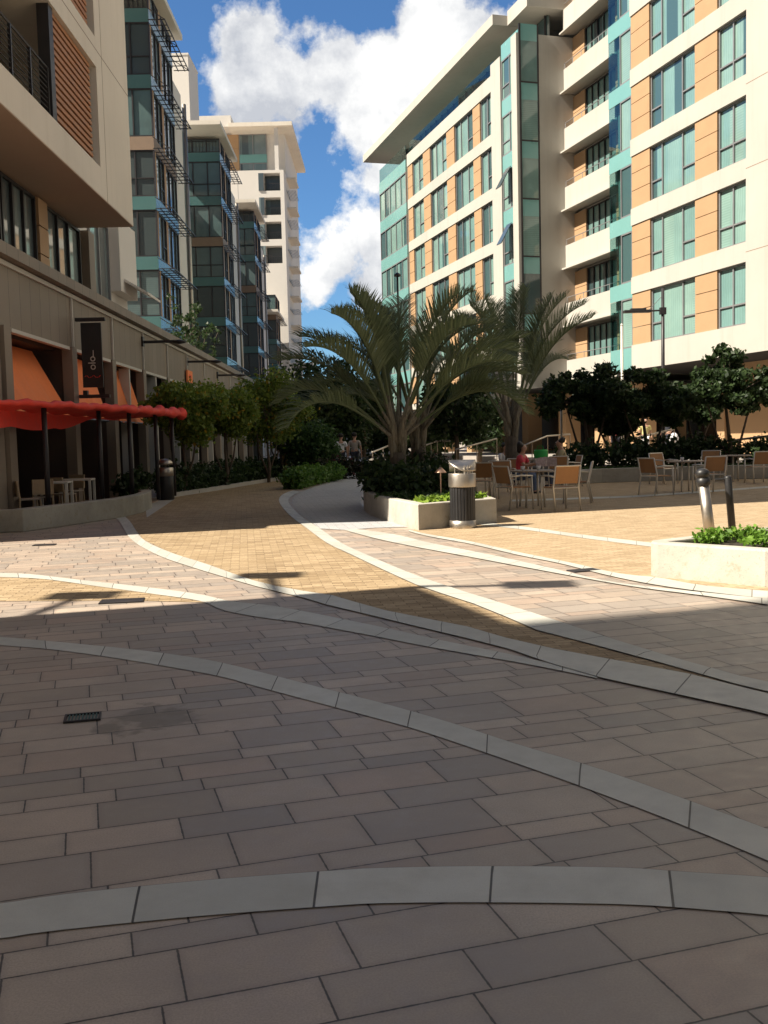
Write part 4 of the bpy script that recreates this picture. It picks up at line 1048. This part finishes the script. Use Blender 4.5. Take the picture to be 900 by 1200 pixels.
# lamp posts
c = atd(777, 430, 35.4)
lp = thing('street_lamp', 'black street lamp with one long arm reaching left, in front of the cream wall', 'lamp', (c[0], 35.4, .4)); lp.scale = (1.22, 1.22, 1.22)
MB().tube([(0, 0, 0), (0, 0, 5.05)], [.06, .045], 10).build('pole', 'dark_metal', lp, True)
MB().tube([(0, 0, 4.42), (-1.05, 0, 4.40)], .028, 6).box(-.09, .09, -.06, .06, 4.3, 4.5).tube([(0, 0, 4.85), (-.4, 0, 4.45)], .008, 4).build('arm', 'dark_metal', lp)
MB().box(-1.15, -.35, -.13, .13, 4.37, 4.44).box(-.95, -.5, -.09, .09, 4.44, 4.49).build('lamp_head', 'dark_metal', lp, bevel=.01)
c = atd(729, 430, 35.6)
MBp = thing('flag_pole', 'slim pale grey pole standing left of the black street lamp', 'pole', (c[0], 35.6, .3)); MB().tube([(0, 0, 0), (0, 0, 5.0)], .05, 8).build('shaft', 'alu', MBp, True); MB().lathe([(.05, 5.0), (.06, 5.03), (.03, 5.08)], 8).build('finial', 'alu', MBp)
c = atd(658, 500, 34)
t = thing('flag_pole', 'short pale pole in front of the arcade above the man in khaki', 'pole', (c[0], 34, .3)); MB().tube([(0, 0, 0), (0, 0, 2.3)], .04, 8).build('shaft', 'alu', t, True); MB().lathe([(.05, 2.3), (.05, 2.42), (.02, 2.46)], 8).build('finial', 'black_plastic', t)
c = atd(468, 420, 33)
t = thing('street_lamp', 'tall thin dark lamp pole rising behind the palm fronds', 'lamp', (c[0], 33, 0)); MB().tube([(0, 0, 0), (0, 0, 6.8)], [.05, .03], 8).build('pole', 'dark_metal', t, True); MB().lathe([(.03, 6.8), (.12, 6.83), (.10, 6.9), (.02, 6.95)], 10).build('lamp_head', 'dark_metal', t)

# handrails and steps
def handrail(label, pts, y, zb):
    P = [atd(px, py, yy) for (px, py), yy in zip(pts, y)]
    o = P[0]; t = thing('handrail', label, 'handrail', (o[0], o[1], 0), 0, 'steel handrails up to the terrace')
    L = [(p[0]-o[0], p[1]-o[1], p[2]) for p in P]
    MB().tube(L, .035, 8).build('rail', 'steel', t, True)
    for a, b in zip(L, L[1:]):
        for f in (0.02, .5): q = [a[i]+(b[i]-a[i])*f for i in range(3)]; MB().tube([(q[0], q[1], zb), tuple(q)], .02, 6).build('baluster', 'steel', t)
    q = L[-1]; MB().tube([(q[0], q[1], zb), tuple(q)], .02, 6).build('baluster', 'steel', t)
handrail('steel handrail rising right behind the green bag', [(605, 526), (641, 511), (668, 509)], (36, 37.5, 38), .1)
handrail('steel handrail rising right of the palms, before the orange columns', [(534, 527), (582, 514)], (38, 40), .1)
handrail('short level steel handrail right behind the paired palms', [(498, 522), (512, 517), (530, 516)], (39, 40, 40.5), .1)
handrail('steel handrail beside the far steps left of the palms', [(436, 530), (461, 520)], (46, 48.5), .1)
handrail('long steel handrail through the trees toward the white bag', [(700, 530), (742, 514), (790, 503)], (34, 34.5, 35), .3)
handrail('low double steel handrail at the right edge behind the hedge', [(850, 517), (925, 508)], (32, 30), .3)
st = thing('steps', 'short flight of grey stone steps at the far end of the path', 'steps', (atd(450, 540, 46)[0], 46, 0))
for i in range(4): MB().box(-.75, .75, i*.35, 2.4, i*.13, (i+1)*.13-.002).build('step', 'platform_stone', st)
pv = thing('far_pavilion', 'low pale building glimpsed through the trees at the street end', 'building', (-2, 120, 0))
MB().box(-6, 12, 0, 8, 0, 3.6).build('wall', 'white_render', pv); MB().box(-6.6, 12.6, -.6, 8.6, 3.6, 4).build('roof', 'white_render', pv)
for i in range(5): window(pv, -5+i*3.4, -3+i*3.4, .8, 2.9, -.0, (), (), 'shade_glass')

# ------------------------------------------------------------------ cafe chairs and tables
def make_chair():
    t = thing('cafe_chair', 'x', 'chair')
    MB().box(-.24, .24, -.22, .24, .435, .455).build('seat', 'tan_sling', t, bevel=.006)
    m = MB(); m.add([(-.24, -.215, .52), (.24, -.215, .52), (.24, -.295, .845), (-.24, -.295, .845), (-.24, -.235, .52), (.24, -.235, .52), (.24, -.315, .845), (-.24, -.315, .845)], [(3, 2, 1, 0), (4, 5, 6, 7), (0, 1, 5, 4), (1, 2, 6, 5), (2, 3, 7, 6), (3, 0, 4, 7)])
    m.build('backrest', 'tan_sling', t)
    for s in (-1, 1):
        MB().tube([(s*.27, -.30, 0), (s*.27, -.22, .45), (s*.265, -.315, .86)], .017, 6).build('leg', 'alu', t, True)
        MB().tube([(s*.27, .28, 0), (s*.27, .25, .66)], .017, 6).build('leg', 'alu', t, True)
        MB().tube([(s*.27, -.265, .66), (s*.275, .0, .675), (s*.27, .27, .66)], .019, 6).build('armrest', 'alu', t, True)
    MB().tube([(-.265, -.318, .86), (.265, -.318, .86)], .016, 6).build('back_rail', 'alu', t); MB().tube([(-.27, -.22, .44), (.27, -.22, .44)], .014, 6).build('seat_rail', 'alu', t); MB().tube([(-.27, .25, .43), (.27, .25, .43)], .014, 6).build('seat_rail', 'alu', t)
    return t
CH = make_chair(); cu = []
def chair(px, py, rz, label, z=0.004, d=None):
    x, y = g(px, py) if d is None else (atd(px, py, d)[0], d)
    return place(CH, cu, (x, y, z), R(rz), label, 'tan cafe chairs')
chair(602, 597, -62, 'tan chair left of the front round table, turned to the right')
chair(657, 598, 18, 'sunlit tan chair nearest the camera, its back to us, at the front round table')
chair(677, 589, 75, 'tan chair at the right side of the front round table, turned left')
chair(589, 583, 185, 'tan chair behind the front round table beside the palm planter')
chair(568, 586, -20, 'tan chair half hidden behind the litter bin')
chair(651, 571, 8, 'tan chair with its back to us in front of the man in khaki')
chair(667, 570, 95, 'tan chair the man in khaki sits on')
chair(609, 577, 180, 'tan chair the woman in pink sits on')
chair(769, 580, -62, 'tan chair left of the middle round table on the right, turned right')
chair(778, 567, -150, 'tan chair behind the middle round table on the right')
chair(831, 578, 12, 'tan chair right of the middle round table, its back to us')
chair(833, 562, 160, 'tan chair between the two right-hand tables, facing the camera')
chair(889, 566, 5, 'tan chair at the right edge of the picture, its back to us')
chair(597, 568, 170, 'tan chair the person in white sits on, behind the woman in pink')
def make_table():
    t = thing('cafe_table', 'x', 'table')
    m = MB()
    m.lathe([(.40, .715), (.435, .72), (.44, .735), (.435, .745), (.40, .75), (.01, .75)], 32); m.build('tabletop', 'table_slats', t)
    for k in range(4):
        a = math.pi/4+k*math.pi/2; MB().tube([(.24*math.cos(a), .24*math.sin(a), .72), (.28*math.cos(a), .28*math.sin(a), 0)], .022, 6).build('leg', 'alu', t, True)
    return t
TB = make_table(); tu = []
def table(px, py, label, z=.004):
    x, y = g(px, py); place(TB, tu, (x, y, z), R(10), label, 'round cafe tables')
table(624, 594, 'front round table beside the litter bin, before the woman in pink')
table(563, 583, 'round table half hidden behind the palm planter and bin')
table(803, 576, 'round table of the middle group on the right')
table(862, 564, 'round table at the right edge behind the steel bollard')
table(628, 567, 'round table carrying the bright green bag')
x, y = g(634, 567)
gb = thing('green_bag', 'bright green bag standing on the table behind the woman in pink', 'bag', (x, y-.05, .756))
MB().lathe([(.15, 0), (.20, .02), (.215, .12), (.212, .24), (.195, .29), (.185, .285), (.18, .20), (.01, .18)], 20).build('sack', 'green_bag', gb, True); gb.scale = (1, .6, .95)
MB().tube([(-.1, .15, .27), (-.07, .15, .40), (.07, .15, .40), (.1, .15, .27)], .010, 6).build('handle', 'green_bag', gb)
x, y = g(633, 588); np_ = thing('newspaper', 'open newspaper held up by the woman in pink', 'newspaper', (x+.16, y+.1, .756), R(-15)); np_.scale = (.7, .8, .75)
m = MB(); m.add([(-.32, 0, .02), (0, .06, .02), (0, -.05, .30), (-.32, -.10, .26)], [(0, 1, 2, 3)]); m.build('page', 'paper', np_)
m = MB(); m.add([(.003, .06, .02), (.34, 0, .02), (.34, -.10, .26), (.003, -.05, .30)], [(0, 1, 2, 3)]); m.build('page', 'paper', np_)
cup_p = []
for (px, py), dx, l_ in (((624, 594), .12, 'white cup on the front round table'), ((803, 576), -.1, 'white cup on the middle right-hand table'), ((624, 594), -.2, 'second white cup, left on the front round table')):
    x, y = g(px, py); o_ = MB().lathe([(.03, 0), (.042, .04), (.045, .085), (.040, .085), (.036, .03), (.004, .02)], 14).build('cup', 'cloth_white', None, True); o_.location = (x+dx, y-.08, .756); tag(o_, l_, 'cup', 'cups on the cafe tables')
# bistro set on the left terrace
def make_bistro():
    t = thing('bistro_chair', 'x', 'chair')
    MB().box(-.2, .2, -.19, .2, .43, .46).build('seat', 'table_slats', t, bevel=.005)
    MB().box(-.2, .2, -.235, -.21, .50, .80).build('backrest', 'wood_pale', t)
    for sx in (-1, 1):
        MB().tube([(sx*.19, -.22, 0), (sx*.185, -.19, .45), (sx*.185, -.24, .80)], .018, 6).build('leg', 'wood_pale', t)
        MB().tube([(sx*.19, .2, 0), (sx*.185, .18, .45)], .018, 6).build('leg', 'wood_pale', t)
    MB().tube([(-.185, .19, .2), (.185, .19, .2)], .01, 5).build('stretcher', 'wood_pale', t); MB().tube([(-.185, -.2, .2), (.185, -.2, .2)], .01, 5).build('stretcher', 'wood_pale', t)
    return t
BC = make_bistro(); bu = []
for px, d, rz, l_ in ((34, 18.9, -60, 'pale slatted bistro chair nearest the low wall on the left terrace'), (51, 19.6, 20, 'pale bistro chair beside the first dark canopy post'), (74, 20.6, -20, 'bistro chair between the two white terrace tables, back turned'), (84, 22.0, 160, 'bistro chair deepest in the shade of the red canopy')):
    place(BC, bu, (atd(px, 590, d)[0], d, .03), R(rz), l_, 'bistro chairs under the red canopy')
def make_bt():
    t = thing('terrace_table', 'x', 'table'); MB().box(-.33, .33, -.33, .33, .70, .735).build('tabletop', 'trim_white', t, bevel=.006)
    for sx in (-1, 1):
        for sy in (-1, 1): MB().box(sx*.3-.025, sx*.3+.025, sy*.3-.025, sy*.3+.025, 0, .70).build('leg', 'trim_white', t)
    return t
BT = make_bt(); btu = []
for px, d, l_ in ((64, 19.9, 'square white terrace table nearer the low wall'), (92, 21.3, 'square white terrace table farther along the left terrace')):
    place(BT, btu, (atd(px, 590, d)[0], d, .03), R(8), l_, 'white tables under the red canopy')
shrub('potted_plant', 'leafy dark plant at the end of the left terrace wall', 'plant', (-6.2, 23.9, .03), [(0, 0, .4, .4, .4, .4), (.2, .3, .6, .3, .3, .3)], 900, .08, 'leaf_dark')
# climbing vine over the podium parapet
vn = thing('vine', 'thin leafy vines trailing over the podium parapet by the glass bay', 'plant', (-9.0, 48, 5.2))
m = MB(); vb = []
for i in range(9):
    p = [(random.uniform(-.9, .3), random.uniform(-4, 3), 0)]
    for k in range(6): q = p[-1]; p.append((q[0]+random.uniform(-.1, .3), q[1]+random.uniform(-.5, .6), q[2]+random.uniform(.1, .7)))
    m.tube(p, .015, 4); vb += [(a, b_, c_, .28, .28, .2) for a, b_, c_ in p[2:]]
m.build('stem', 'bark', vn); m = MB(); leaves(m, vb, 1300, .10, .2); m.build('foliage', 'leaf_hedge', vn)

# ------------------------------------------------------------------ people
def skin(name, joints, edges, mat, par):
    names = list(joints); me = bpy.data.meshes.new(name)
    me.from_pydata([joints[n][0] for n in names], [(names.index(a), names.index(b)) for a, b in edges], [])
    o = bpy.data.objects.new(name, me); COL.objects.link(o)
    md = o.modifiers.new('Skin', 'SKIN'); sv = me.skin_vertices[0].data
    for i, n in enumerate(names):
        r = joints[n][1]; sv[i].radius = r if isinstance(r, tuple) else (r, r); sv[i].use_root = (i == 0)
    o.modifiers.new('Sub', 'SUBSURF').levels = 1; o.modifiers['Sub'].render_levels = 1
    dg = bpy.context.evaluated_depsgraph_get(); nm = bpy.data.meshes.new_from_object(o.evaluated_get(dg)); nm.name = name
    o.modifiers.clear(); o.data = nm; nm.materials.clear(); nm.materials.append(M[mat]); nm.polygons.foreach_set('use_smooth', [True]*len(nm.polygons))
    o.parent = par; return o
def person(label, loc, rz, pose, shirt, trousers, sc=1.0, hair='hair_dark', group=None, arms=None, legs=0.12, lean=0.0, longhair=False):
    t = thing('person', label, 'person', loc, rz, group); t.scale = (sc, sc, sc)
    J = {}
    sit = pose == 'sit'
    pz = .52 if sit else .93
    J['pelvis'] = ((0, 0, pz), (.135, .10)); J['waist'] = ((0, lean*.3, pz+.17), (.125, .09)); J['chest'] = ((0, lean*.7, pz+.36), (.15, .105)); J['neck'] = ((0, lean, pz+.53), .052)
    hx = lean+.02; J['jaw'] = ((0, hx+.02, pz+.60), .066); J['head'] = ((0, hx+.02, pz+.68), (.078, .092)); J['crown'] = ((0, hx+.005, pz+.755), .07)
    J['nose'] = ((0, hx+.115, pz+.665), .014)
    E_ = [('pelvis', 'waist'), ('waist', 'chest'), ('chest', 'neck'), ('neck', 'jaw'), ('jaw', 'head'), ('head', 'crown'), ('head', 'nose')]
    for s, q in ((-1, 'L'), (1, 'R')):
        J['ear'+q] = ((s*.088, hx+.01, pz+.665), .014); E_.append(('head', 'ear'+q))
        J['sh'+q] = ((s*.19, lean*.9, pz+.47), .062)
        if sit or arms == 'forward':
            J['el'+q] = ((s*.24, lean+.13, pz+.22), .043); J['wr'+q] = ((s*.16, lean+.36, pz+.27), .03); fd = Vector((-s*.2, .97, 0))
        elif arms == 'front_bag':
            J['el'+q] = ((s*.25, .04, pz+.2), .043); J['wr'+q] = ((s*.15, .24, pz+.08), .03); fd = Vector((-s*.4, .8, -.3))
        else:
            sw = legs*s*.6; J['el'+q] = ((s*.245, -.02+sw*.4, pz+.20), .043); J['wr'+q] = ((s*.26, .05+sw, pz-.03), .03); fd = Vector((0, .15, -1))
        w_ = Vector(J['wr'+q][0]); fd.normalize(); pm = w_+fd*.07; J['palm'+q] = (tuple(pm), (.036, .018))
        E_ += [('chest', 'sh'+q), ('sh'+q, 'el'+q), ('el'+q, 'wr'+q), ('wr'+q, 'palm'+q)]
        sd = fd.cross(Vector((s, 0, .01))); sd = sd.normalized() if sd.length > .05 else Vector((0, 1, 0))
        for k, (of, ln) in enumerate(((-.03, .075), (-.01, .088), (.011, .082), (.031, .064))):
            a = pm+fd*.04+sd*of; b = a+fd*ln*.6; c = b+fd*ln*.4-Vector((s*.012, 0, 0))
            J[f'f{k}{q}'] = (tuple(b), .009); J[f'g{k}{q}'] = (tuple(c), .008); E_ += [('palm'+q, f'f{k}{q}'), (f'f{k}{q}', f'g{k}{q}')]
        th = w_+fd*.03-sd*.045; J['th'+q] = (tuple(th), .010); J['tt'+q] = (tuple(th+fd*.035), .009); E_ += [('palm'+q, 'th'+q), ('th'+q, 'tt'+q)]
        J['hip'+q] = ((s*.085, 0, pz-.03), .095)
        if sit:
            J['kn'+q] = ((s*.12, .43, pz-.02), .062); J['an'+q] = ((s*.13, .42, .09), .04); J['to'+q] = ((s*.14, .57, .035), .036)
        else:
            st_ = legs*s; J['kn'+q] = ((s*.10, .03-st_*.5, .50), .06); J['an'+q] = ((s*.10, -.02-st_*1.1, .09), .04); J['to'+q] = ((s*.11, .12-st_*1.1, .035), .036)
        E_ += [('pelvis', 'hip'+q), ('hip'+q, 'kn'+q), ('kn'+q, 'an'+q), ('an'+q, 'to'+q)]
    skin('body', J, E_, 'skin_tan', t)
    def grow(ns, d): return {n: (J[n][0], tuple(x+d for x in (J[n][1] if isinstance(J[n][1], tuple) else (J[n][1],)*2))) for n in ns}
    S = grow(['waist', 'pelvis', 'chest', 'shL', 'shR'], .012); S['neck'] = ((0, lean*.9, pz+.47), .07)
    for q in 'LR':
        a, b = Vector(J['sh'+q][0]), Vector(J['el'+q][0]); S['sl'+q] = (tuple(a.lerp(b, .8)), .062)
    skin('shirt', S, [('waist', 'pelvis'), ('waist', 'chest'), ('chest', 'neck'), ('chest', 'shL'), ('chest', 'shR'), ('shL', 'slL'), ('shR', 'slR')], shirt, t)
    T = grow(['pelvis', 'hipL', 'hipR', 'knL', 'knR', 'anL', 'anR'], .014)
    skin('trousers', T, [('pelvis', 'hipL'), ('pelvis', 'hipR'), ('hipL', 'knL'), ('hipR', 'knR'), ('knL', 'anL'), ('knR', 'anR')], trousers, t)
    for q in 'LR':
        a, b = Vector(J['an'+q][0]), Vector(J['to'+q][0]); skin('shoe', {'a': (tuple(a-Vector((0, .02, .03))), .052), 'b': (tuple(a.lerp(b, .6)), .046), 'c': (tuple(b), .042)}, [('a', 'b'), ('b', 'c')], 'shoe_dark', t)
    h = {'a': ((0, hx+.005, pz+.80), (.115, .13)), 'b': ((0, hx-.05, pz+.745), (.132, .125)), 'c': ((0, hx-.065, pz+.655), (.12, .09))}
    he = [('a', 'b'), ('b', 'c')]
    if longhair: h['d'] = ((0, hx-.09, pz+.52), (.10, .06)); he.append(('c', 'd'))
    skin('hair', h, he, hair, t)
    for s in (-1, 1): MB().lathe([(.003, -.009), (.009, 0), (.003, .009)], 8).build('eye', 'cloth_white', t).location = (s*.033, hx+.105, pz+.695)
    return t
def gp(px, y): return atd(px, 540, y)[0]
person('person walking away in a pale blue-white shirt and dark trousers, left of the pair', (gp(400, 40), 40, .008), R(6), 'walk', 'cloth_white', 'cloth_navy', .98)
person('person walking away in a grey shirt and dark trousers, right of the pair', (gp(416, 40.6), 40.6, .008), R(-8), 'walk', 'cloth_grey', 'cloth_navy', 1.0)
person('person in dark top and tan trousers standing by the hedge under the street trees', (gp(333, 38.3), 38.3, .004), R(160), 'walk', 'cloth_navy', 'cloth_tan', .95)
person('person in white clothes at the top of the far steps', (gp(444.5, 72), 72, .15), R(180), 'walk', 'cloth_white', 'cloth_white', .98)
person('person in a blue shirt beside the one in white on the far steps', (gp(450.5, 72.6), 72.6, .15), R(170), 'walk', 'cloth_blue', 'cloth_navy', 1.0)
x, y = g(609, 578); person('seated dark-haired woman in a pink-red top reading at the front table', (x, y, -.04), R(-115), 'sit', 'cloth_red', 'cloth_denim', 1.0, longhair=True, lean=.07)
x, y = g(592, 568); person('person in white seated behind the woman in pink', (x, y, -.04), R(200), 'sit', 'cloth_white', 'cloth_navy', .97, lean=.05)
x, y = g(666, 570); person('man in a khaki shirt leaning on the table behind the front group', (x-.05, y, -.04), R(88), 'sit', 'cloth_khaki', 'cloth_denim', 1.06, lean=.14)
A = lambda px, d: (atd(px, 510, d)[0], d)
x, y = A(783, 38.6); person('person in dark clothes standing in the arcade holding a white bag', (x, y, .4), R(120), 'stand', 'cloth_navy', 'cloth_navy', 1.0, arms='front_bag', legs=.03)
wbg = thing('white_bag', 'white carrier bag held by the person in dark clothes in the arcade', 'bag', (x+.16, y-.22, 1.05)); MB().lathe([(.05, 0), (.17, .04), (.19, .2), (.12, .33), (.05, .38)], 12).build('sack', 'cloth_white', wbg, True); MB().tube([(-.05, 0, .36), (0, 0, .46), (.05, 0, .36)], .01, 5).build('handle', 'cloth_white', wbg)
x, y = A(721, 40.5); person('person in a red top standing in the arcade behind the dark trees', (x, y, .4), R(190), 'stand', 'cloth_red', 'cloth_navy', 1.0, legs=.04)
x, y = A(756, 40.0); person('person in a pale yellow top standing in the arcade behind the dark trees', (x, y, .4), R(175), 'stand', 'cloth_yellow', 'cloth_white', .96, legs=.04)

# ------------------------------------------------------------------ light, sky, camera
AZ, EL = R(18.5), R(46)
D = Vector((math.cos(EL)*math.cos(AZ), math.cos(EL)*math.sin(AZ), -math.sin(EL)))
sun = bpy.data.lights.new('sun', 'SUN'); sun.energy = 5.0; sun.angle = R(.55); sun.color = (1.0, .905, .755)
so_ = bpy.data.objects.new('sun', sun); COL.objects.link(so_); so_.rotation_euler = D.to_track_quat('-Z', 'Y').to_euler(); so_.location = (-30, -10, 40)
wd = bpy.data.worlds.new('World'); SC.world = wd; wd.use_nodes = True; nt = wd.node_tree; nt.nodes.clear()
class WT(NT):
    def __init__(s): s.t = nt; s.out = nt.nodes.new('ShaderNodeOutputWorld')
w = WT(); sky = w.n('TexSky', sky_type='NISHITA', sun_disc=False, sun_elevation=EL, sun_rotation=math.atan2(-math.cos(AZ), -math.sin(AZ)), air_density=1.0, dust_density=.6, ozone_density=2.0)
dirv = w.n('TexCoord').outputs['Generated']
blobs = [(285, 55, 56), (288, 112, 58), (262, 95, 40), (336, 104, 42), (392, 84, 44), (450, 150, 30), (470, 115, 80), (530, 60, 78), (565, 30, 45), (500, 30, 40), (450, 205, 30), (620, 60, 60), (650, 160, 60),
         (400, 305, 50), (440, 285, 48), (375, 335, 46), (430, 340, 50), (480, 330, 60), (365, 288, 18), (360, 32, 13), (-150, 150, 120), (1100, 200, 180), (1300, -100, 200)]
acc = None
n1 = w.noise(dirv, 7.5, 8, .62); n2 = w.noise(dirv, 26, 6, .62)
wob = w.math('ADD', w.math('MULTIPLY', w.math('SUBTRACT', n1, .5), .115), w.math('MULTIPLY', w.math('SUBTRACT', n2, .5), .045))
for px, py, r in blobs:
    d = ray(px, py).normalized(); nd = w.n('VectorMath', operation='DISTANCE'); nt.links.new(dirv, nd.inputs[0]); nd.inputs[1].default_value = d
    v = w.math('SUBTRACT', r*.86/FPX, nd.outputs['Value']); acc = v if acc is None else w.math('SMOOTH_MAX', acc, v, .012)
dens = w.math('ADD', acc, wob)
mask = w.ramp(dens, -.003, .010)
gen = w.ramp(w.noise(dirv, 2.6, 7, .6), .36, .50)      # dim grey cloud added over the unseen sky to neutralise the blue fill
sz = w.n('SeparateXYZ'); nt.links.new(dirv, sz.inputs[0])
behind = w.ramp(sz.outputs[1], .55, .35)
gmask = w.math('MULTIPLY', w.math('MULTIPLY', gen, behind), w.ramp(sz.outputs[2], .0, .12))
nx_ = w.n('VectorMath', operation='ADD'); nt.links.new(dirv, nx_.inputs[0]); nx_.inputs[1].default_value = (.03, .01, -.035)
n3 = w.noise(nx_.outputs[0], 7.5, 7, .6); shade = w.ramp(w.math('ADD', w.math('SUBTRACT', n1, n3), w.math('MULTIPLY', w.noise(dirv, 4, 4), .22)), .0, .22)
CLOUD = w.mix(shade, (5.7, 5.95, 6.5), (10.2, 10.2, 10.1))
skyc = w.mix(1.0, sky.outputs[0], (.66, 1.02, 1.36), 'MULTIPLY')
bgn = w.n('Background'); w.put(bgn.inputs[0], w.mix(mask, w.mix(gmask, skyc, (1.7, 1.65, 1.58)), CLOUD)); bgn.inputs[1].default_value = .05
nt.links.new(bgn.outputs[0], w.out.inputs[0])
cam = bpy.data.cameras.new('camera'); co = bpy.data.objects.new('camera', cam); COL.objects.link(co)
cam.sensor_fit = 'VERTICAL'; cam.sensor_height = 36; cam.lens = 36*FPX/1200; cam.clip_end = 1500; cam.clip_start = .05
mt = Matrix((cR, cU, -cF)).transposed().to_4x4(); mt.translation = (0, 0, EYE); co.matrix_world = mt
SC.camera = co
for fx, fy, hx, hy, l_ in ((-9.2, 6.35, -9.5, 7.86, 'flat black floodlight over the roof edge, its shadow lying on the brick road'), (-11.3, 5.7, -11.2, 6.75, 'short black floodlight whose shadow lies by the left edge of the picture'), (-8.0, 6.75, -6.75, 6.75, 'black floodlight on the roof corner, casting the long shadow on the pink paving')):
    t = thing('floodlight', l_, 'floodlight', (hx, hy, 9.0), 0, 'floodlights on the neighbouring roof')
    MB().box(-.32, .32, -.22, .22, -.05, .05).build('lamp_head', 'dark_metal', t)
    MB().tube([(0, 0, 0), (fx-hx, fy-hy, -.05)], .06, 6).build('arm', 'dark_metal', t)
RB2 = thing('unseen_building', 'unseen cream building added right of and behind the camera to cut fill light', 'building', (0, 0, 0))
MB().prism([(8.5, -28), (26, -28), (26, -2), (8.5, 1)], 0, 27).build('wall', 'cream_render', RB2)  # added out of frame to block sky fill from the foreground
MB().prism([(8.4, -28.1), (26.1, -28.1), (26.1, -1.9), (8.4, 1.1)], 27, 27.3).build('coping', 'cream_render', RB2)
SC.view_settings.view_transform = 'Standard'; SC.view_settings.look = 'None'; SC.view_settings.gamma = 1; SC.view_settings.exposure = 1.05
SC.render.engine = 'CYCLES'
try:
    SC.cycles.use_denoising = True; SC.cycles.max_bounces = 6; SC.cycles.transparent_max_bounces = 8
except Exception: pass
